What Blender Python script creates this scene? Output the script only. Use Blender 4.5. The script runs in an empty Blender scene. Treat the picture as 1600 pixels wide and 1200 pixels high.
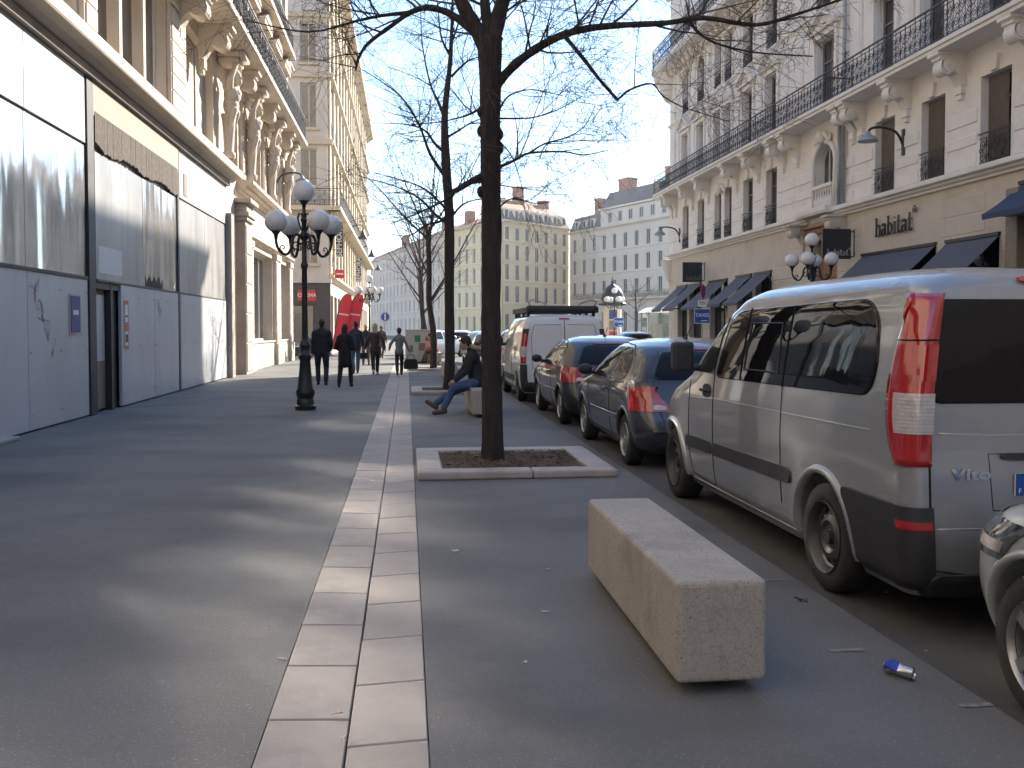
import bpy, bmesh, math, random
from mathutils import Vector, Matrix
R = math.radians; PI = math.pi
rnd = random.Random(11)
scene = bpy.context.scene; col = scene.collection

# ---------------------------------------------------------------- camera
F, W_, H_ = 1450.0, 1600.0, 1200.0          # focal length in photo pixels, photo size
CAMH = 1.57; YAW = R(6.49); PITCH = R(2.0)
cam = bpy.data.cameras.new('camera'); camo = bpy.data.objects.new('camera', cam); col.objects.link(camo)
cam.sensor_width = 36; cam.lens = 36 * F / W_; cam.clip_start = .05; cam.clip_end = 4000
cam.shift_y = -36.4 / W_
camo.location = (0, 0, CAMH); camo.rotation_euler = (PI/2 - PITCH, 0, -YAW)
scene.camera = camo

# ---------------------------------------------------------------- sky, sun, exposure
SUN_EL, SUN_AZ = R(28), R(39)
world = bpy.data.worlds.new('World'); scene.world = world; world.use_nodes = True
wn = world.node_tree; sky = wn.nodes.new('ShaderNodeTexSky'); sky.sky_type = 'NISHITA'; sky.sun_disc = False
sky.sun_elevation = SUN_EL; sky.sun_rotation = SUN_AZ; sky.altitude = 200; sky.air_density = 1.0; sky.dust_density = 0.1; sky.ozone_density = 2.2
bgn = wn.nodes['Background']; bgn.inputs[1].default_value = 0.13; wn.links.new(sky.outputs[0], bgn.inputs[0])
sl = bpy.data.lights.new('sun', 'SUN'); sl.energy = 5.0; sl.angle = R(.53); sl.color = (1, .91, .78)
so = bpy.data.objects.new('sun', sl); col.objects.link(so)
sd = Vector((math.sin(SUN_AZ)*math.cos(SUN_EL), math.cos(SUN_AZ)*math.cos(SUN_EL), math.sin(SUN_EL)))
so.rotation_euler = (-sd).to_track_quat('-Z', 'Y').to_euler(); so.location = (0, 0, 60)
vs = scene.view_settings; vs.view_transform = 'Standard'; vs.look = 'None'; vs.gamma = 1; vs.exposure = 1.5; vs.use_curve_mapping = False
cy = scene.cycles; cy.use_denoising = True; cy.use_adaptive_sampling = True; cy.adaptive_threshold = .02; cy.max_bounces = 8; cy.diffuse_bounces = 6; cy.glossy_bounces = 4; cy.transmission_bounces = 4
cy.transparent_max_bounces = 8; cy.sample_clamp_indirect = 0; cy.caustics_reflective = True; cy.use_guiding = True; cy.blur_glossy = 0; cy.caustics_refractive = False

# ---------------------------------------------------------------- helpers
def ray(px, py):
    d = Vector(((px - W_/2) / F, (H_/2 - 36.4 - py) / F, -1))
    return camo.rotation_euler.to_matrix() @ d
def onZ(px, py, z=0):
    d = ray(px, py); t = (z - CAMH) / d.z; return Vector((d.x*t, d.y*t, z))
def onY(px, py, Y):
    d = ray(px, py); t = Y / d.y; return Vector((d.x*t, Y, CAMH + d.z*t))
def onX(px, py, X):
    d = ray(px, py); t = X / d.x; return Vector((X, d.y*t, CAMH + d.z*t))

def new(name, me, parent=None, loc=(0, 0, 0), rot=(0, 0, 0), scale=None):
    o = bpy.data.objects.new(name, me); col.objects.link(o)
    o.location = loc; o.rotation_euler = rot
    if scale: o.scale = scale
    if parent: o.parent = parent
    return o
def tag(o, label, cat, group=None, kind=None):
    if label: o['label'] = label
    if cat: o['category'] = cat
    if group: o['group'] = group
    if kind: o['kind'] = kind
    return o
def thing(name, label, cat, loc=(0, 0, 0), rz=0, group=None):
    return tag(new(name, None, None, loc, (0, 0, rz)), label, cat, group)
def copy_tree(o, parent=None):
    c = o.copy(); col.objects.link(c); c.parent = parent
    for ch in list(o.children): copy_tree(ch, c)
    return c

class MB:
    def __init__(s): s.v = []; s.f = []; s.mi = []; s.cur = 0
    def add(s, vs, fs):
        n = len(s.v); s.v += [tuple(p) for p in vs]
        s.f += [tuple(i + n for i in f) for f in fs]; s.mi += [s.cur]*len(fs); return s
    def box(s, x0, x1, y0, y1, z0, z1):
        return s.add([(x0,y0,z0),(x1,y0,z0),(x1,y1,z0),(x0,y1,z0),(x0,y0,z1),(x1,y0,z1),(x1,y1,z1),(x0,y1,z1)],
            [(0,3,2,1),(4,5,6,7),(0,1,5,4),(1,2,6,5),(2,3,7,6),(3,0,4,7)])
    def prism(s, poly, a0, a1, axis='x'):        # poly in the two other axes, extruded along axis
        n = len(poly)
        def P(a, p): return {'x': (a, p[0], p[1]), 'y': (p[0], a, p[1]), 'z': (p[0], p[1], a)}[axis]
        vs = [P(a0, p) for p in poly] + [P(a1, p) for p in poly]
        return s.add(vs, [tuple(range(n)), tuple(range(2*n-1, n-1, -1))] + [(i, n+i, n+(i+1) % n, (i+1) % n) for i in range(n)])
    def tube(s, pts, rad, n=6, cap=True, closed=False):
        pts = [Vector(p) for p in pts]; m = len(pts)
        if not hasattr(rad, '__len__'): rad = [rad]*m
        t0 = (pts[1]-pts[0]).normalized(); a = Vector((0, 0, 1)) if abs(t0.z) < .9 else Vector((1, 0, 0))
        u = t0.cross(a).normalized(); vs = []
        for i, p in enumerate(pts):
            if closed: t = (pts[(i+1) % m]-pts[i-1])
            else: t = (pts[min(i+1, m-1)]-pts[max(i-1, 0)])
            if t.length < 1e-9: t = t0
            t = t.normalized(); u = (u - t*u.dot(t))
            if u.length < 1e-6: u = t.orthogonal()
            u.normalize(); w = t.cross(u)
            for k in range(n):
                q = 2*PI*k/n; vs.append(p + (u*math.cos(q) + w*math.sin(q))*rad[i])
        fs = [(i*n+k, i*n+(k+1) % n, ((i+1) % m)*n+(k+1) % n, ((i+1) % m)*n+k) for i in range(m if closed else m-1) for k in range(n)]
        if cap and not closed: fs += [tuple(range(n-1, -1, -1)), tuple((m-1)*n+k for k in range(n))]
        return s.add(vs, fs)
    def lathe(s, prof, n=16, c=(0, 0, 0), axis='z', a0=0, a1=2*PI):
        full = abs(a1-a0-2*PI) < 1e-6; k = n if full else n+1; vs = []
        for r, z in prof:
            for i in range(k):
                q = a0 + (a1-a0)*i/n; x, y = r*math.cos(q), r*math.sin(q)
                p = {'z': (x, y, z), 'x': (z, x, y), 'y': (y, z, x)}[axis]
                vs.append((p[0]+c[0], p[1]+c[1], p[2]+c[2]))
        m = len(prof)
        fs = [(j*k+i, j*k+(i+1) % k, (j+1)*k+(i+1) % k, (j+1)*k+i) for j in range(m-1) for i in range(n)]
        return s.add(vs, fs)
    def ell(s, c, r, n=14, m=10):
        if not hasattr(r, '__len__'): r = (r, r, r)
        vs = [(c[0], c[1], c[2]-r[2])]
        for j in range(1, m):
            q = -PI/2 + PI*j/m
            vs += [(c[0]+r[0]*math.cos(q)*math.cos(2*PI*i/n), c[1]+r[1]*math.cos(q)*math.sin(2*PI*i/n), c[2]+r[2]*math.sin(q)) for i in range(n)]
        vs.append((c[0], c[1], c[2]+r[2])); L = len(vs)-1
        fs = [(0, 1+(i+1) % n, 1+i) for i in range(n)]
        fs += [(1+j*n+i, 1+j*n+(i+1) % n, 1+(j+1)*n+(i+1) % n, 1+(j+1)*n+i) for j in range(m-2) for i in range(n)]
        fs += [(L, 1+(m-2)*n+i, 1+(m-2)*n+(i+1) % n) for i in range(n)]
        return s.add(vs, fs)
    def capsule(s, a, b, r0, r1, n=10):
        a, b = Vector(a), Vector(b); d = b-a; L = d.length; t = d.normalized() if L > 1e-6 else Vector((0,0,1))
        pts = []; rs = []
        for k in range(4):
            q = PI/2*(1-k/3.0); pts.append(a - t*r0*math.sin(q)); rs.append(max(r0*math.cos(q), .0008))
        for k in range(4):
            q = PI/2*k/3.0; pts.append(b + t*r1*math.sin(q)); rs.append(max(r1*math.cos(q), .0008))
        return s.tube(pts, rs, n)
    def mesh(s, name, mat=None, smooth=False):
        me = bpy.data.meshes.new(name); me.from_pydata(s.v, [], s.f)
        for m in (mat if isinstance(mat, (list, tuple)) else [mat]):
            if m: me.materials.append(M[m] if isinstance(m, str) else m)
        if any(s.mi): me.polygons.foreach_set('material_index', s.mi)
        if smooth: me.polygons.foreach_set('use_smooth', [True]*len(me.polygons))
        me.update(); return me
    def obj(s, name, mat, parent=None, loc=(0, 0, 0), rot=(0, 0, 0), smooth=False, bevel=0, auto=False):
        me = s.mesh(name, mat, smooth or auto)
        bm = bmesh.new(); bm.from_mesh(me); bmesh.ops.recalc_face_normals(bm, faces=bm.faces); bm.to_mesh(me); bm.free()
        if auto: me.set_sharp_from_angle(angle=R(38))
        o = new(name, me, parent, loc, rot)
        if bevel:
            b = o.modifiers.new('bevel', 'BEVEL'); b.width = bevel; b.segments = 2; b.limit_method = 'ANGLE'
        return o
def B(name, mat, parent, *bx, bevel=0):
    mb = MB()
    for b in bx: mb.box(*b)
    return mb.obj(name, mat, parent, bevel=bevel)
PENDING, CUTTERS = [], []
def bake(o, sharp=None): PENDING.append((o, sharp)); return o
def bake_all():                                  # turn the modifiers of finished bodies into plain mesh data, all at once
    dg = bpy.context.evaluated_depsgraph_get(); dg.update(); done = [(o, s, bpy.data.meshes.new_from_object(o.evaluated_get(dg))) for o, s in PENDING]
    for o, s, me in done:
        m = o.data.materials[0]; o.modifiers.clear(); o.data = me
        me.materials.clear(); me.materials.append(m); me.polygons.foreach_set('material_index', [0]*len(me.polygons)); me.polygons.foreach_set('use_smooth', [True]*len(me.polygons))
        if s: me.set_sharp_from_angle(angle=R(s))
    for c_ in CUTTERS: bpy.data.objects.remove(c_)
def text_mesh(body, size, mat, extrude=.004, bold=0):
    cu = bpy.data.curves.new('lettering', 'FONT'); cu.body = body; cu.size = size; cu.extrude = extrude; cu.align_x = 'CENTER'; cu.align_y = 'CENTER'; cu.offset = bold; cu.resolution_u = 3
    ob = bpy.data.objects.new('lettering', cu); col.objects.link(ob)
    dg = bpy.context.evaluated_depsgraph_get(); dg.update()
    me = bpy.data.meshes.new_from_object(ob.evaluated_get(dg)); bpy.data.objects.remove(ob); bpy.data.curves.remove(cu)
    me.materials.clear(); me.materials.append(M[mat]); return me
def chaikin(poly, n=2, closed=True, k=.25):
    for _ in range(n):
        q = []; m = len(poly)
        for i in range(m if closed else m-1):
            a, b = Vector(poly[i]), Vector(poly[(i+1) % m]); q += [a.lerp(b, k), a.lerp(b, 1-k)]
        if not closed: q = [Vector(poly[0])] + q + [Vector(poly[-1])]
        poly = q
    return poly
def fillet(poly, r=.05, n=4):
    out = []; m = len(poly); poly = [Vector(p) for p in poly]
    for i in range(m):
        p, a_, b_ = poly[i], poly[i-1], poly[(i+1) % m]; da, db = (a_-p), (b_-p); ra = min(r, da.length*.45); rb_ = min(r, db.length*.45)
        A, B_ = p+da.normalized()*ra, p+db.normalized()*rb_
        for k in range(n+1): t = k/n; out.append(A*(1-t)**2 + p*2*t*(1-t) + B_*t*t)
    return out
def crom(pts, per=4):
    pts = [Vector(p) for p in pts]; out = []; n = len(pts)
    for i in range(n-1):
        p0, p1, p2, p3 = pts[max(i-1, 0)], pts[i], pts[i+1], pts[min(i+2, n-1)]
        for k in range(per):
            t = k/per; out.append(.5*((2*p1)+(p2-p0)*t+(2*p0-5*p1+4*p2-p3)*t*t+(3*p1-p0-3*p2+p3)*t**3))
    out.append(pts[-1]); return out

# ---------------------------------------------------------------- materials
M = {}
def mat(name, c, rough=.6, c2=None, scale=3.0, detail=6, bump=0, bscale=40, metal=0, coat=0, spec=.5, rand=0, dirt=None, dscale=.6, damt=.6, stretch=None, speck=None):
    m = bpy.data.materials.new(name); m.use_nodes = True; nt = m.node_tree; N = nt.nodes; L = nt.links; b = N['Principled BSDF']
    b.inputs['Roughness'].default_value = rough; b.inputs['Metallic'].default_value = metal
    b.inputs['Coat Weight'].default_value = coat; b.inputs['Coat Roughness'].default_value = .04; b.inputs['Specular IOR Level'].default_value = spec
    c = tuple(c) + (1,); b.inputs['Base Color'].default_value = c
    M[name] = m
    tc = N.new('ShaderNodeTexCoord'); src = tc.outputs['Object']
    if stretch:
        mp = N.new('ShaderNodeMapping'); mp.inputs['Scale'].default_value = stretch; L.new(src, mp.inputs[0]); src = mp.outputs[0]
    out = None
    def noise(sc, det=detail, rg=.6):
        n = N.new('ShaderNodeTexNoise'); n.inputs['Scale'].default_value = sc; n.inputs['Detail'].default_value = det; n.inputs['Roughness'].default_value = rg; L.new(src, n.inputs['Vector']); return n.outputs['Fac']
    def ramp(f, lo, hi):
        r = N.new('ShaderNodeMapRange'); r.inputs[1].default_value = lo; r.inputs[2].default_value = hi; r.clamp = True; L.new(f, r.inputs[0]); return r.outputs[0]
    def mix(f, a, bb, kind='MIX'):
        x = N.new('ShaderNodeMix'); x.data_type = 'RGBA'; x.blend_type = kind
        if hasattr(f, 'links'): L.new(f, x.inputs[0])
        else: x.inputs[0].default_value = f
        for s_, i in ((a, 6), (bb, 7)):
            if hasattr(s_, 'links'): L.new(s_, x.inputs[i])
            else: x.inputs[i].default_value = s_
        return x.outputs[2]
    if c2: out = mix(ramp(noise(scale), .35, .65), c, tuple(c2)+(1,))
    if speck: out = mix(ramp(noise(speck[1], 2), .58, .72), out or c, tuple(speck[0])+(1,))
    if dirt: 
        f = ramp(noise(dscale, 8, .65), .5, .75); mm = N.new('ShaderNodeMath'); mm.operation = 'MULTIPLY'; L.new(f, mm.inputs[0]); mm.inputs[1].default_value = damt
        out = mix(mm.outputs[0], out or c, tuple(dirt)+(1,))
    if rand:
        oi = N.new('ShaderNodeObjectInfo'); r = N.new('ShaderNodeMapRange'); r.inputs[3].default_value = 1-rand; r.inputs[4].default_value = 1+rand; L.new(oi.outputs['Random'], r.inputs[0])
        h = N.new('ShaderNodeHueSaturation'); L.new(r.outputs[0], h.inputs['Value'])
        if out: L.new(out, h.inputs['Color'])
        else: h.inputs['Color'].default_value = c
        out = h.outputs[0]
    if out: L.new(out, b.inputs['Base Color'])
    if bump:
        bp = N.new('ShaderNodeBump'); bp.inputs['Strength'].default_value = bump; bp.inputs['Distance'].default_value = .01; L.new(noise(bscale, 4), bp.inputs['Height']); L.new(bp.outputs[0], b.inputs['Normal'])
    m['_src'] = 0
    return m
def glass(name, tint=(.012, .014, .018), rough=.03, mixt=0.0, wavy=0.0):
    m = mat(name, tint, rough, spec=.9); b = m.node_tree.nodes['Principled BSDF']; b.inputs['IOR'].default_value = 1.6
    N = m.node_tree.nodes; L = m.node_tree.links
    if mixt:
        tr = N.new('ShaderNodeBsdfTransparent'); tr.inputs[0].default_value = (.75, .8, .8, 1); mx = N.new('ShaderNodeMixShader'); mx.inputs[0].default_value = 1-mixt
        L.new(tr.outputs[0], mx.inputs[1]); L.new(b.outputs[0], mx.inputs[2]); L.new(mx.outputs[0], N['Material Output'].inputs[0])
    if wavy:
        tc = N.new('ShaderNodeTexCoord'); n = N.new('ShaderNodeTexNoise'); n.inputs['Scale'].default_value = 1.3; n.inputs['Detail'].default_value = 1; L.new(tc.outputs['Object'], n.inputs['Vector'])
        bp = N.new('ShaderNodeBump'); bp.inputs['Strength'].default_value = wavy; bp.inputs['Distance'].default_value = .05; L.new(n.outputs['Fac'], bp.inputs['Height']); L.new(bp.outputs[0], b.inputs['Normal'])
    return m

mat('sidewalk', (0.138, 0.134, 0.128), .8, (0.166, 0.162, 0.154), .9, bump=.35, bscale=160, dirt=(0.088, 0.0848, 0.08), dscale=.38, damt=.95, speck=((0.28, 0.272, 0.26), 70))
mat('road', (0.075, 0.0735, 0.0735), .85, (0.099, 0.096, 0.093), 1.1, bump=.5, bscale=120, dirt=(0.0525, 0.051, 0.051), dscale=.6, speck=((0.15, 0.147, 0.141), 160))
mat('ground', (.1, .1, .1), .9, (.13, .12, .11), .2)
mat('slab', (0.34, 0.301, 0.266), .75, (0.408, 0.363, 0.323), 2.2, bump=.25, bscale=130, dirt=(0.216, 0.191, 0.171), dscale=1.3, damt=.8, rand=.07, speck=((0.408, 0.375, 0.352), 150))
mat('joint', (.07, .065, .062), .95, (.05, .045, .042), 8, bump=.5)
mat('kerb', (0.416, 0.37, 0.338), .75, (0.494, 0.442, 0.403), 3, bump=.3, bscale=90, dirt=(0.247, 0.221, 0.208), dscale=2, rand=.06)
mat('soil', (0.0975, 0.0624, 0.0442), .95, (0.143, 0.0975, 0.065), 14, bump=.8, bscale=30)
mat('leaf_litter', (.17, .1, .055), .9, (.08, .05, .033), 30, rand=.3)
mat('stone_right', (.7, .672, .64), .82, (.76, .73, .7), 1.6, bump=.2, bscale=50, dirt=(.5, .465, .425), dscale=.7, damt=.55)
mat('stone_right_ground', (.5, .45, .39), .85, (.57, .515, .45), 1.1, bump=.25, bscale=60, dirt=(.36, .315, .27), dscale=.6, damt=.7, rand=.04)
mat('stone_left', (.57, .49, .395), .85, (.64, .555, .455), 1.2, bump=.2, bscale=50, dirt=(.42, .35, .28), dscale=.8, damt=.65, rand=.04)
mat('stone_left_grey', (.34, .3, .265), .85, (.42, .37, .32), 1.6, bump=.2, bscale=50, dirt=(.22, .19, .165), dscale=1, damt=.6)
mat('stone_gold', (.56, .47, .345), .85, (.61, .52, .39), .7, bump=.2, bscale=30, dirt=(.44, .36, .26), dscale=.5)
mat('stone_end_shaded', (0.55, 0.5, 0.463), .85, (0.625, 0.575, 0.525), .7, dirt=(0.425, 0.388, 0.35), dscale=.4)  # greyer copy of the golden stone: the end face's shade put into colour
mat('brick_red', (.34, .15, .09), .9, (.26, .11, .07), 6, bump=.3, bscale=40, rand=.18)
mat('mortar', (.3, .25, .21), .9)
mat('far_yellow', (.8, .6, .37), .9, (.84, .66, .43), .25, dirt=(.62, .47, .3), dscale=.15, damt=.55)
mat('far_grey', (.74, .63, .51), .9, (.78, .68, .56), .25, dirt=(.6, .5, .4), dscale=.15, damt=.55)
mat('far_pink', (.72, .55, .45), .9, (.76, .6, .5), .2, dirt=(.46, .38, .34), dscale=.15, damt=.5)
mat('slate', (.09, .085, .09), .75, (.13, .12, .12), 2, bump=.2, bscale=12)
mat('tile_red', (.3, .15, .1), .85, (.24, .12, .09), 2, bump=.3, bscale=10)
mat('chimney', (.33, .13, .09), .9, (.4, .2, .14), 2, bump=.3, bscale=14)
mat('zinc', (.3, .32, .35), .5, (.36, .38, .4), 1, metal=.3)
mat('iron', (.018, .018, .022), .5, (.028, .027, .03), 9)
mat('iron_green', (.012, .017, .016), .38, (.018, .024, .022), 6, bump=.1)
mat('window_frame', (0.192, 0.156, 0.132), .6, (0.24, 0.204, 0.168), 4)
mat('window_white', (.6, .58, .54), .6, (.52, .5, .47), 3)
mat('shutter', (.13, .11, .095), .75, (.17, .145, .125), 5)
mat('blind_cream', (.5, .45, .37), .8, (.56, .51, .43), 1)
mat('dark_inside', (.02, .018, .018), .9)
glass('pane', (.014, .014, .018), .04, wavy=.06)
glass('pane_sky', (.03, .035, .045), .02, wavy=.08)
glass('pane_far', (.045, .043, .045), .2)
glass('car_glass', (.006, .006, .008), .015)
M['car_glass'].node_tree.nodes['Principled BSDF'].inputs['IOR'].default_value = 1.42; M['car_glass'].node_tree.nodes['Principled BSDF'].inputs['Specular IOR Level'].default_value = .4
glass('car_glass_light', (.012, .016, .02), .02, mixt=.35)
mat('wood_door', (.16, .07, .032), .5, (.22, .1, .045), 3, stretch=(6, 6, .8))
mat('wood_old', (.2, .17, .14), .8, (.26, .22, .18), 4, stretch=(5, 5, .6))
mat('awning', (0.08, 0.0896, 0.12), .85, (0.0928, 0.104, 0.138), 2, bump=.2, bscale=300)
mat('awning_blue', (.03, .05, .11), .85, (.036, .06, .12), 2, bump=.2, bscale=300)
mat('sign_dark', (.02, .02, .027), .5)
mat('sign_text', (.62, .6, .56), .6)
mat('sign_text_dim', (.2, .19, .19), .6)
mat('worn_paint', (.3, .295, .28), .8, (.17, .168, .165), 25)
mat('white_paint', (.78, .78, .76), .6, (.7, .7, .68), 6)
mat('blue_sign', (.012, .07, .35), .4)
mat('blue_poster', (.03, .04, .2), .5, (.04, .05, .24), 3)
mat('red_sign', (.6, .02, .04), .5)
mat('red_flag', (.62, .025, .045), .75, (.55, .02, .04), 2)
mat('shop_grey', (.04, .038, .05), .5, (.05, .047, .06), 1)
mat('hoarding_white', (.47, .48, .5), .4, (.54, .55, .57), .7, dirt=(.37, .372, .38), dscale=.45, damt=.7, stretch=(1, 1, .35))
mat('hoarding_top', (.42, .415, .405), .45, (.36, .355, .35), .8, dirt=(.2, .195, .19), dscale=.6, damt=.85, stretch=(1, 1, .3))
mat('hoarding_glossy', (.5, .49, .48), .09, (.56, .55, .545), 1.0, dirt=(.16, .148, .14), dscale=.9, damt=.85, stretch=(1, 1, .3), metal=.6)
def ripple(mn, sc, st, strength):
    nt = M[mn].node_tree; N = nt.nodes; L = nt.links; tc = N.new('ShaderNodeTexCoord'); mp = N.new('ShaderNodeMapping'); mp.inputs['Scale'].default_value = st; L.new(tc.outputs['Object'], mp.inputs[0]); n = N.new('ShaderNodeTexNoise'); n.inputs['Scale'].default_value = sc; n.inputs['Detail'].default_value = 1.5; L.new(mp.outputs[0], n.inputs['Vector'])
    bp = N.new('ShaderNodeBump'); bp.inputs['Strength'].default_value = strength; bp.inputs['Distance'].default_value = .1; L.new(n.outputs['Fac'], bp.inputs['Height']); L.new(bp.outputs[0], N['Principled BSDF'].inputs['Normal'])
mat('hoarding_matte', (.27, .26, .255), .35, (.4, .39, .38), 1.0, dirt=(.11, .1, .095), dscale=.9, damt=.85, stretch=(1, 1, .3), spec=.5)
ripple('hoarding_glossy', 1.2, (1, 1, .14), .8)
mat('steel_post', (.035, .032, .035), .55, (.05, .045, .045), 5)
mat('torn_felt', (.075, .06, .05), .95, (.12, .1, .085), 9, bump=.9, bscale=18)
mat('beam_beige', (.33, .29, .24), .85, (.38, .34, .28), 2)
mat('graffiti_pink', (.45, .3, .33), .7)
mat('graffiti_grey', (.3, .29, .33), .7)
mat('orange_ink', (.62, .16, .05), .6)
mat('bark', (.03, .024, .021), .95, (.06, .047, .041), 8, bump=1.0, bscale=16, stretch=(2.4, 2.4, .4), dirt=(.014, .011, .01), dscale=3, damt=.8)
M['bark'].node_tree.nodes['Bump'].inputs['Distance'].default_value = .04
mat('twig', (.085, .06, .05), .85, (.12, .088, .075), 5)
mat('globe', (.74, .73, .72), .25, (.7, .69, .68), 3, coat=.3)
mat('concrete', (0.405, 0.363, 0.317), .88, (0.46, 0.419, 0.368), 3, bump=.6, bscale=55, dirt=(0.267, 0.235, 0.204), dscale=1.8, damt=.8, speck=((0.221, 0.189, 0.161), 75))
mat('rubber', (.018, .018, .018), .85, (.026, .025, .024), 12, bump=.2, bscale=60)
mat('plastic_dark', (.028, .028, .031), .55, (.036, .036, .038), 14)
mat('gap', (.008, .008, .008), .9)
mat('rim_steel', (.07, .07, .075), .5, (.1, .095, .09), 9, metal=.6)
mat('rim_alloy', (.42, .42, .43), .35, (.35, .35, .36), 6, metal=.8)
mat('rust', (.18, .08, .05), .9)
mat('chrome', (.65, .65, .67), .12, metal=1)
mat('lens_red', (.42, .012, .014), .08, coat=1, spec=.8)
mat('lens_clear', (.5, .46, .45), .1, (.62, .58, .56), 30, coat=1, spec=.8)
mat('lens_lit', (.8, .1, .08), .2)
mat('headlamp', (.35, .36, .37), .06, (.08, .08, .085), 18, metal=.7, coat=1)
def paint(name, c, metal=.55, rough=.32):
    m = mat(name, c, rough, tuple(x*1.04 for x in c), 400, metal=metal, coat=1, dirt=tuple(x*.82 for x in c), dscale=2.2, damt=.35)
paint('paint_silver', (.345, .352, .362), .5, .34); paint('paint_blue_grey', (.05, .054, .066), .35); paint('paint_black', (.018, .018, .021), .2)
paint('paint_van_white', (.72, .72, .72), 0, .4); paint('paint_white', (.7, .72, .74), 0, .35); paint('paint_pale', (.42, .44, .45), .5); paint('paint_teal_grey', (.48, .51, .5), .45)
mat('skin', (.45, .27, .2), .55, (.5, .31, .23), 20)
mat('glow_red', (.8, .05, .03), .3)
_b = M['glow_red'].node_tree.nodes['Principled BSDF']; _b.inputs['Emission Color'].default_value = (1, .08, .04, 1); _b.inputs['Emission Strength'].default_value = 2.5
_b = M['globe'].node_tree.nodes['Principled BSDF']; _b.inputs['Subsurface Weight'].default_value = .35; _b.inputs['Subsurface Radius'].default_value = (.15, .15, .15)
# crazed veins for the stone benches
def veins(mn, sc, amt):
    nt = M[mn].node_tree; N = nt.nodes; L = nt.links; b = N['Principled BSDF']; src = b.inputs['Base Color'].links[0].from_socket
    tc = N.new('ShaderNodeTexCoord'); nz = N.new('ShaderNodeTexNoise'); nz.inputs['Scale'].default_value = 6; L.new(tc.outputs['Object'], nz.inputs['Vector'])
    ad = N.new('ShaderNodeMix'); ad.data_type = 'VECTOR'; ad.inputs[0].default_value = .12; L.new(tc.outputs['Object'], ad.inputs[4]); L.new(nz.outputs['Color'], ad.inputs[5])
    vo = N.new('ShaderNodeTexVoronoi'); vo.feature = 'DISTANCE_TO_EDGE'; vo.inputs['Scale'].default_value = sc; L.new(ad.outputs[1], vo.inputs['Vector'])
    mr = N.new('ShaderNodeMapRange'); mr.inputs[1].default_value = 0; mr.inputs[2].default_value = .05; mr.inputs[3].default_value = amt; mr.inputs[4].default_value = 0; L.new(vo.outputs['Distance'], mr.inputs[0])
    n2 = N.new('ShaderNodeTexNoise'); n2.inputs['Scale'].default_value = 3; L.new(tc.outputs['Object'], n2.inputs['Vector'])
    mu = N.new('ShaderNodeMath'); mu.operation = 'MULTIPLY'; L.new(mr.outputs[0], mu.inputs[0]); L.new(n2.outputs['Fac'], mu.inputs[1])
    mx = N.new('ShaderNodeMix'); mx.data_type = 'RGBA'; L.new(mu.outputs[0], mx.inputs[0]); L.new(src, mx.inputs[6]); mx.inputs[7].default_value = (.11, .09, .08, 1); L.new(mx.outputs[2], b.inputs['Base Color'])
veins('concrete', 30, .6)
def spots(mn, sc, th, colr, amt):
    nt = M[mn].node_tree; N = nt.nodes; L = nt.links; b = N['Principled BSDF']; src = b.inputs['Base Color'].links[0].from_socket
    tc = N.new('ShaderNodeTexCoord'); vo = N.new('ShaderNodeTexVoronoi'); vo.inputs['Scale'].default_value = sc; L.new(tc.outputs['Object'], vo.inputs['Vector'])
    nz = N.new('ShaderNodeTexNoise'); nz.inputs['Scale'].default_value = 25; L.new(tc.outputs['Object'], nz.inputs['Vector']); ad = N.new('ShaderNodeMath'); ad.operation = 'MULTIPLY_ADD'; L.new(nz.outputs['Fac'], ad.inputs[0]); ad.inputs[1].default_value = th*.9; L.new(vo.outputs['Distance'], ad.inputs[2])
    sp = N.new('ShaderNodeSeparateColor'); L.new(vo.outputs['Color'], sp.inputs[0]); gt = N.new('ShaderNodeMath'); gt.operation = 'GREATER_THAN'; L.new(sp.outputs[0], gt.inputs[0]); gt.inputs[1].default_value = .55
    mr = N.new('ShaderNodeMapRange'); mr.inputs[1].default_value = th*1.1; mr.inputs[2].default_value = th*1.7; mr.inputs[3].default_value = amt; mr.inputs[4].default_value = 0; L.new(ad.outputs[0], mr.inputs[0])
    mu = N.new('ShaderNodeMath'); mu.operation = 'MULTIPLY'; L.new(mr.outputs[0], mu.inputs[0]); L.new(gt.outputs[0], mu.inputs[1])
    mx = N.new('ShaderNodeMix'); mx.data_type = 'RGBA'; L.new(mu.outputs[0], mx.inputs[0]); L.new(src, mx.inputs[6]); mx.inputs[7].default_value = colr+(1,); L.new(mx.outputs[2], b.inputs['Base Color'])
spots('sidewalk', 3.2, .05, (.07, .068, .067), .7); spots('sidewalk', 7.0, .05, (.26, .255, .25), .5); spots('slab', 4.0, .05, (.17, .15, .13), .6)
def streaks(mn, sx, sy, colr, amt, lo=.5, hi=.72):      # long dirt streaks, plus bands of reflected light and shade painted into colour
    nt = M[mn].node_tree; N = nt.nodes; L = nt.links; b = N['Principled BSDF']; src = b.inputs['Base Color'].links[0].from_socket
    tc = N.new('ShaderNodeTexCoord'); mp = N.new('ShaderNodeMapping'); mp.inputs['Scale'].default_value = (sx, sy, 1); L.new(tc.outputs['Object'], mp.inputs[0]); nz = N.new('ShaderNodeTexNoise'); nz.inputs['Scale'].default_value = 1; nz.inputs['Detail'].default_value = 5; L.new(mp.outputs[0], nz.inputs['Vector'])
    mr = N.new('ShaderNodeMapRange'); mr.inputs[1].default_value = lo; mr.inputs[2].default_value = hi; mr.inputs[4].default_value = amt; L.new(nz.outputs['Fac'], mr.inputs[0])
    mx = N.new('ShaderNodeMix'); mx.data_type = 'RGBA'; L.new(mr.outputs[0], mx.inputs[0]); L.new(src, mx.inputs[6]); mx.inputs[7].default_value = colr+(1,); L.new(mx.outputs[2], b.inputs['Base Color'])
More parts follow.
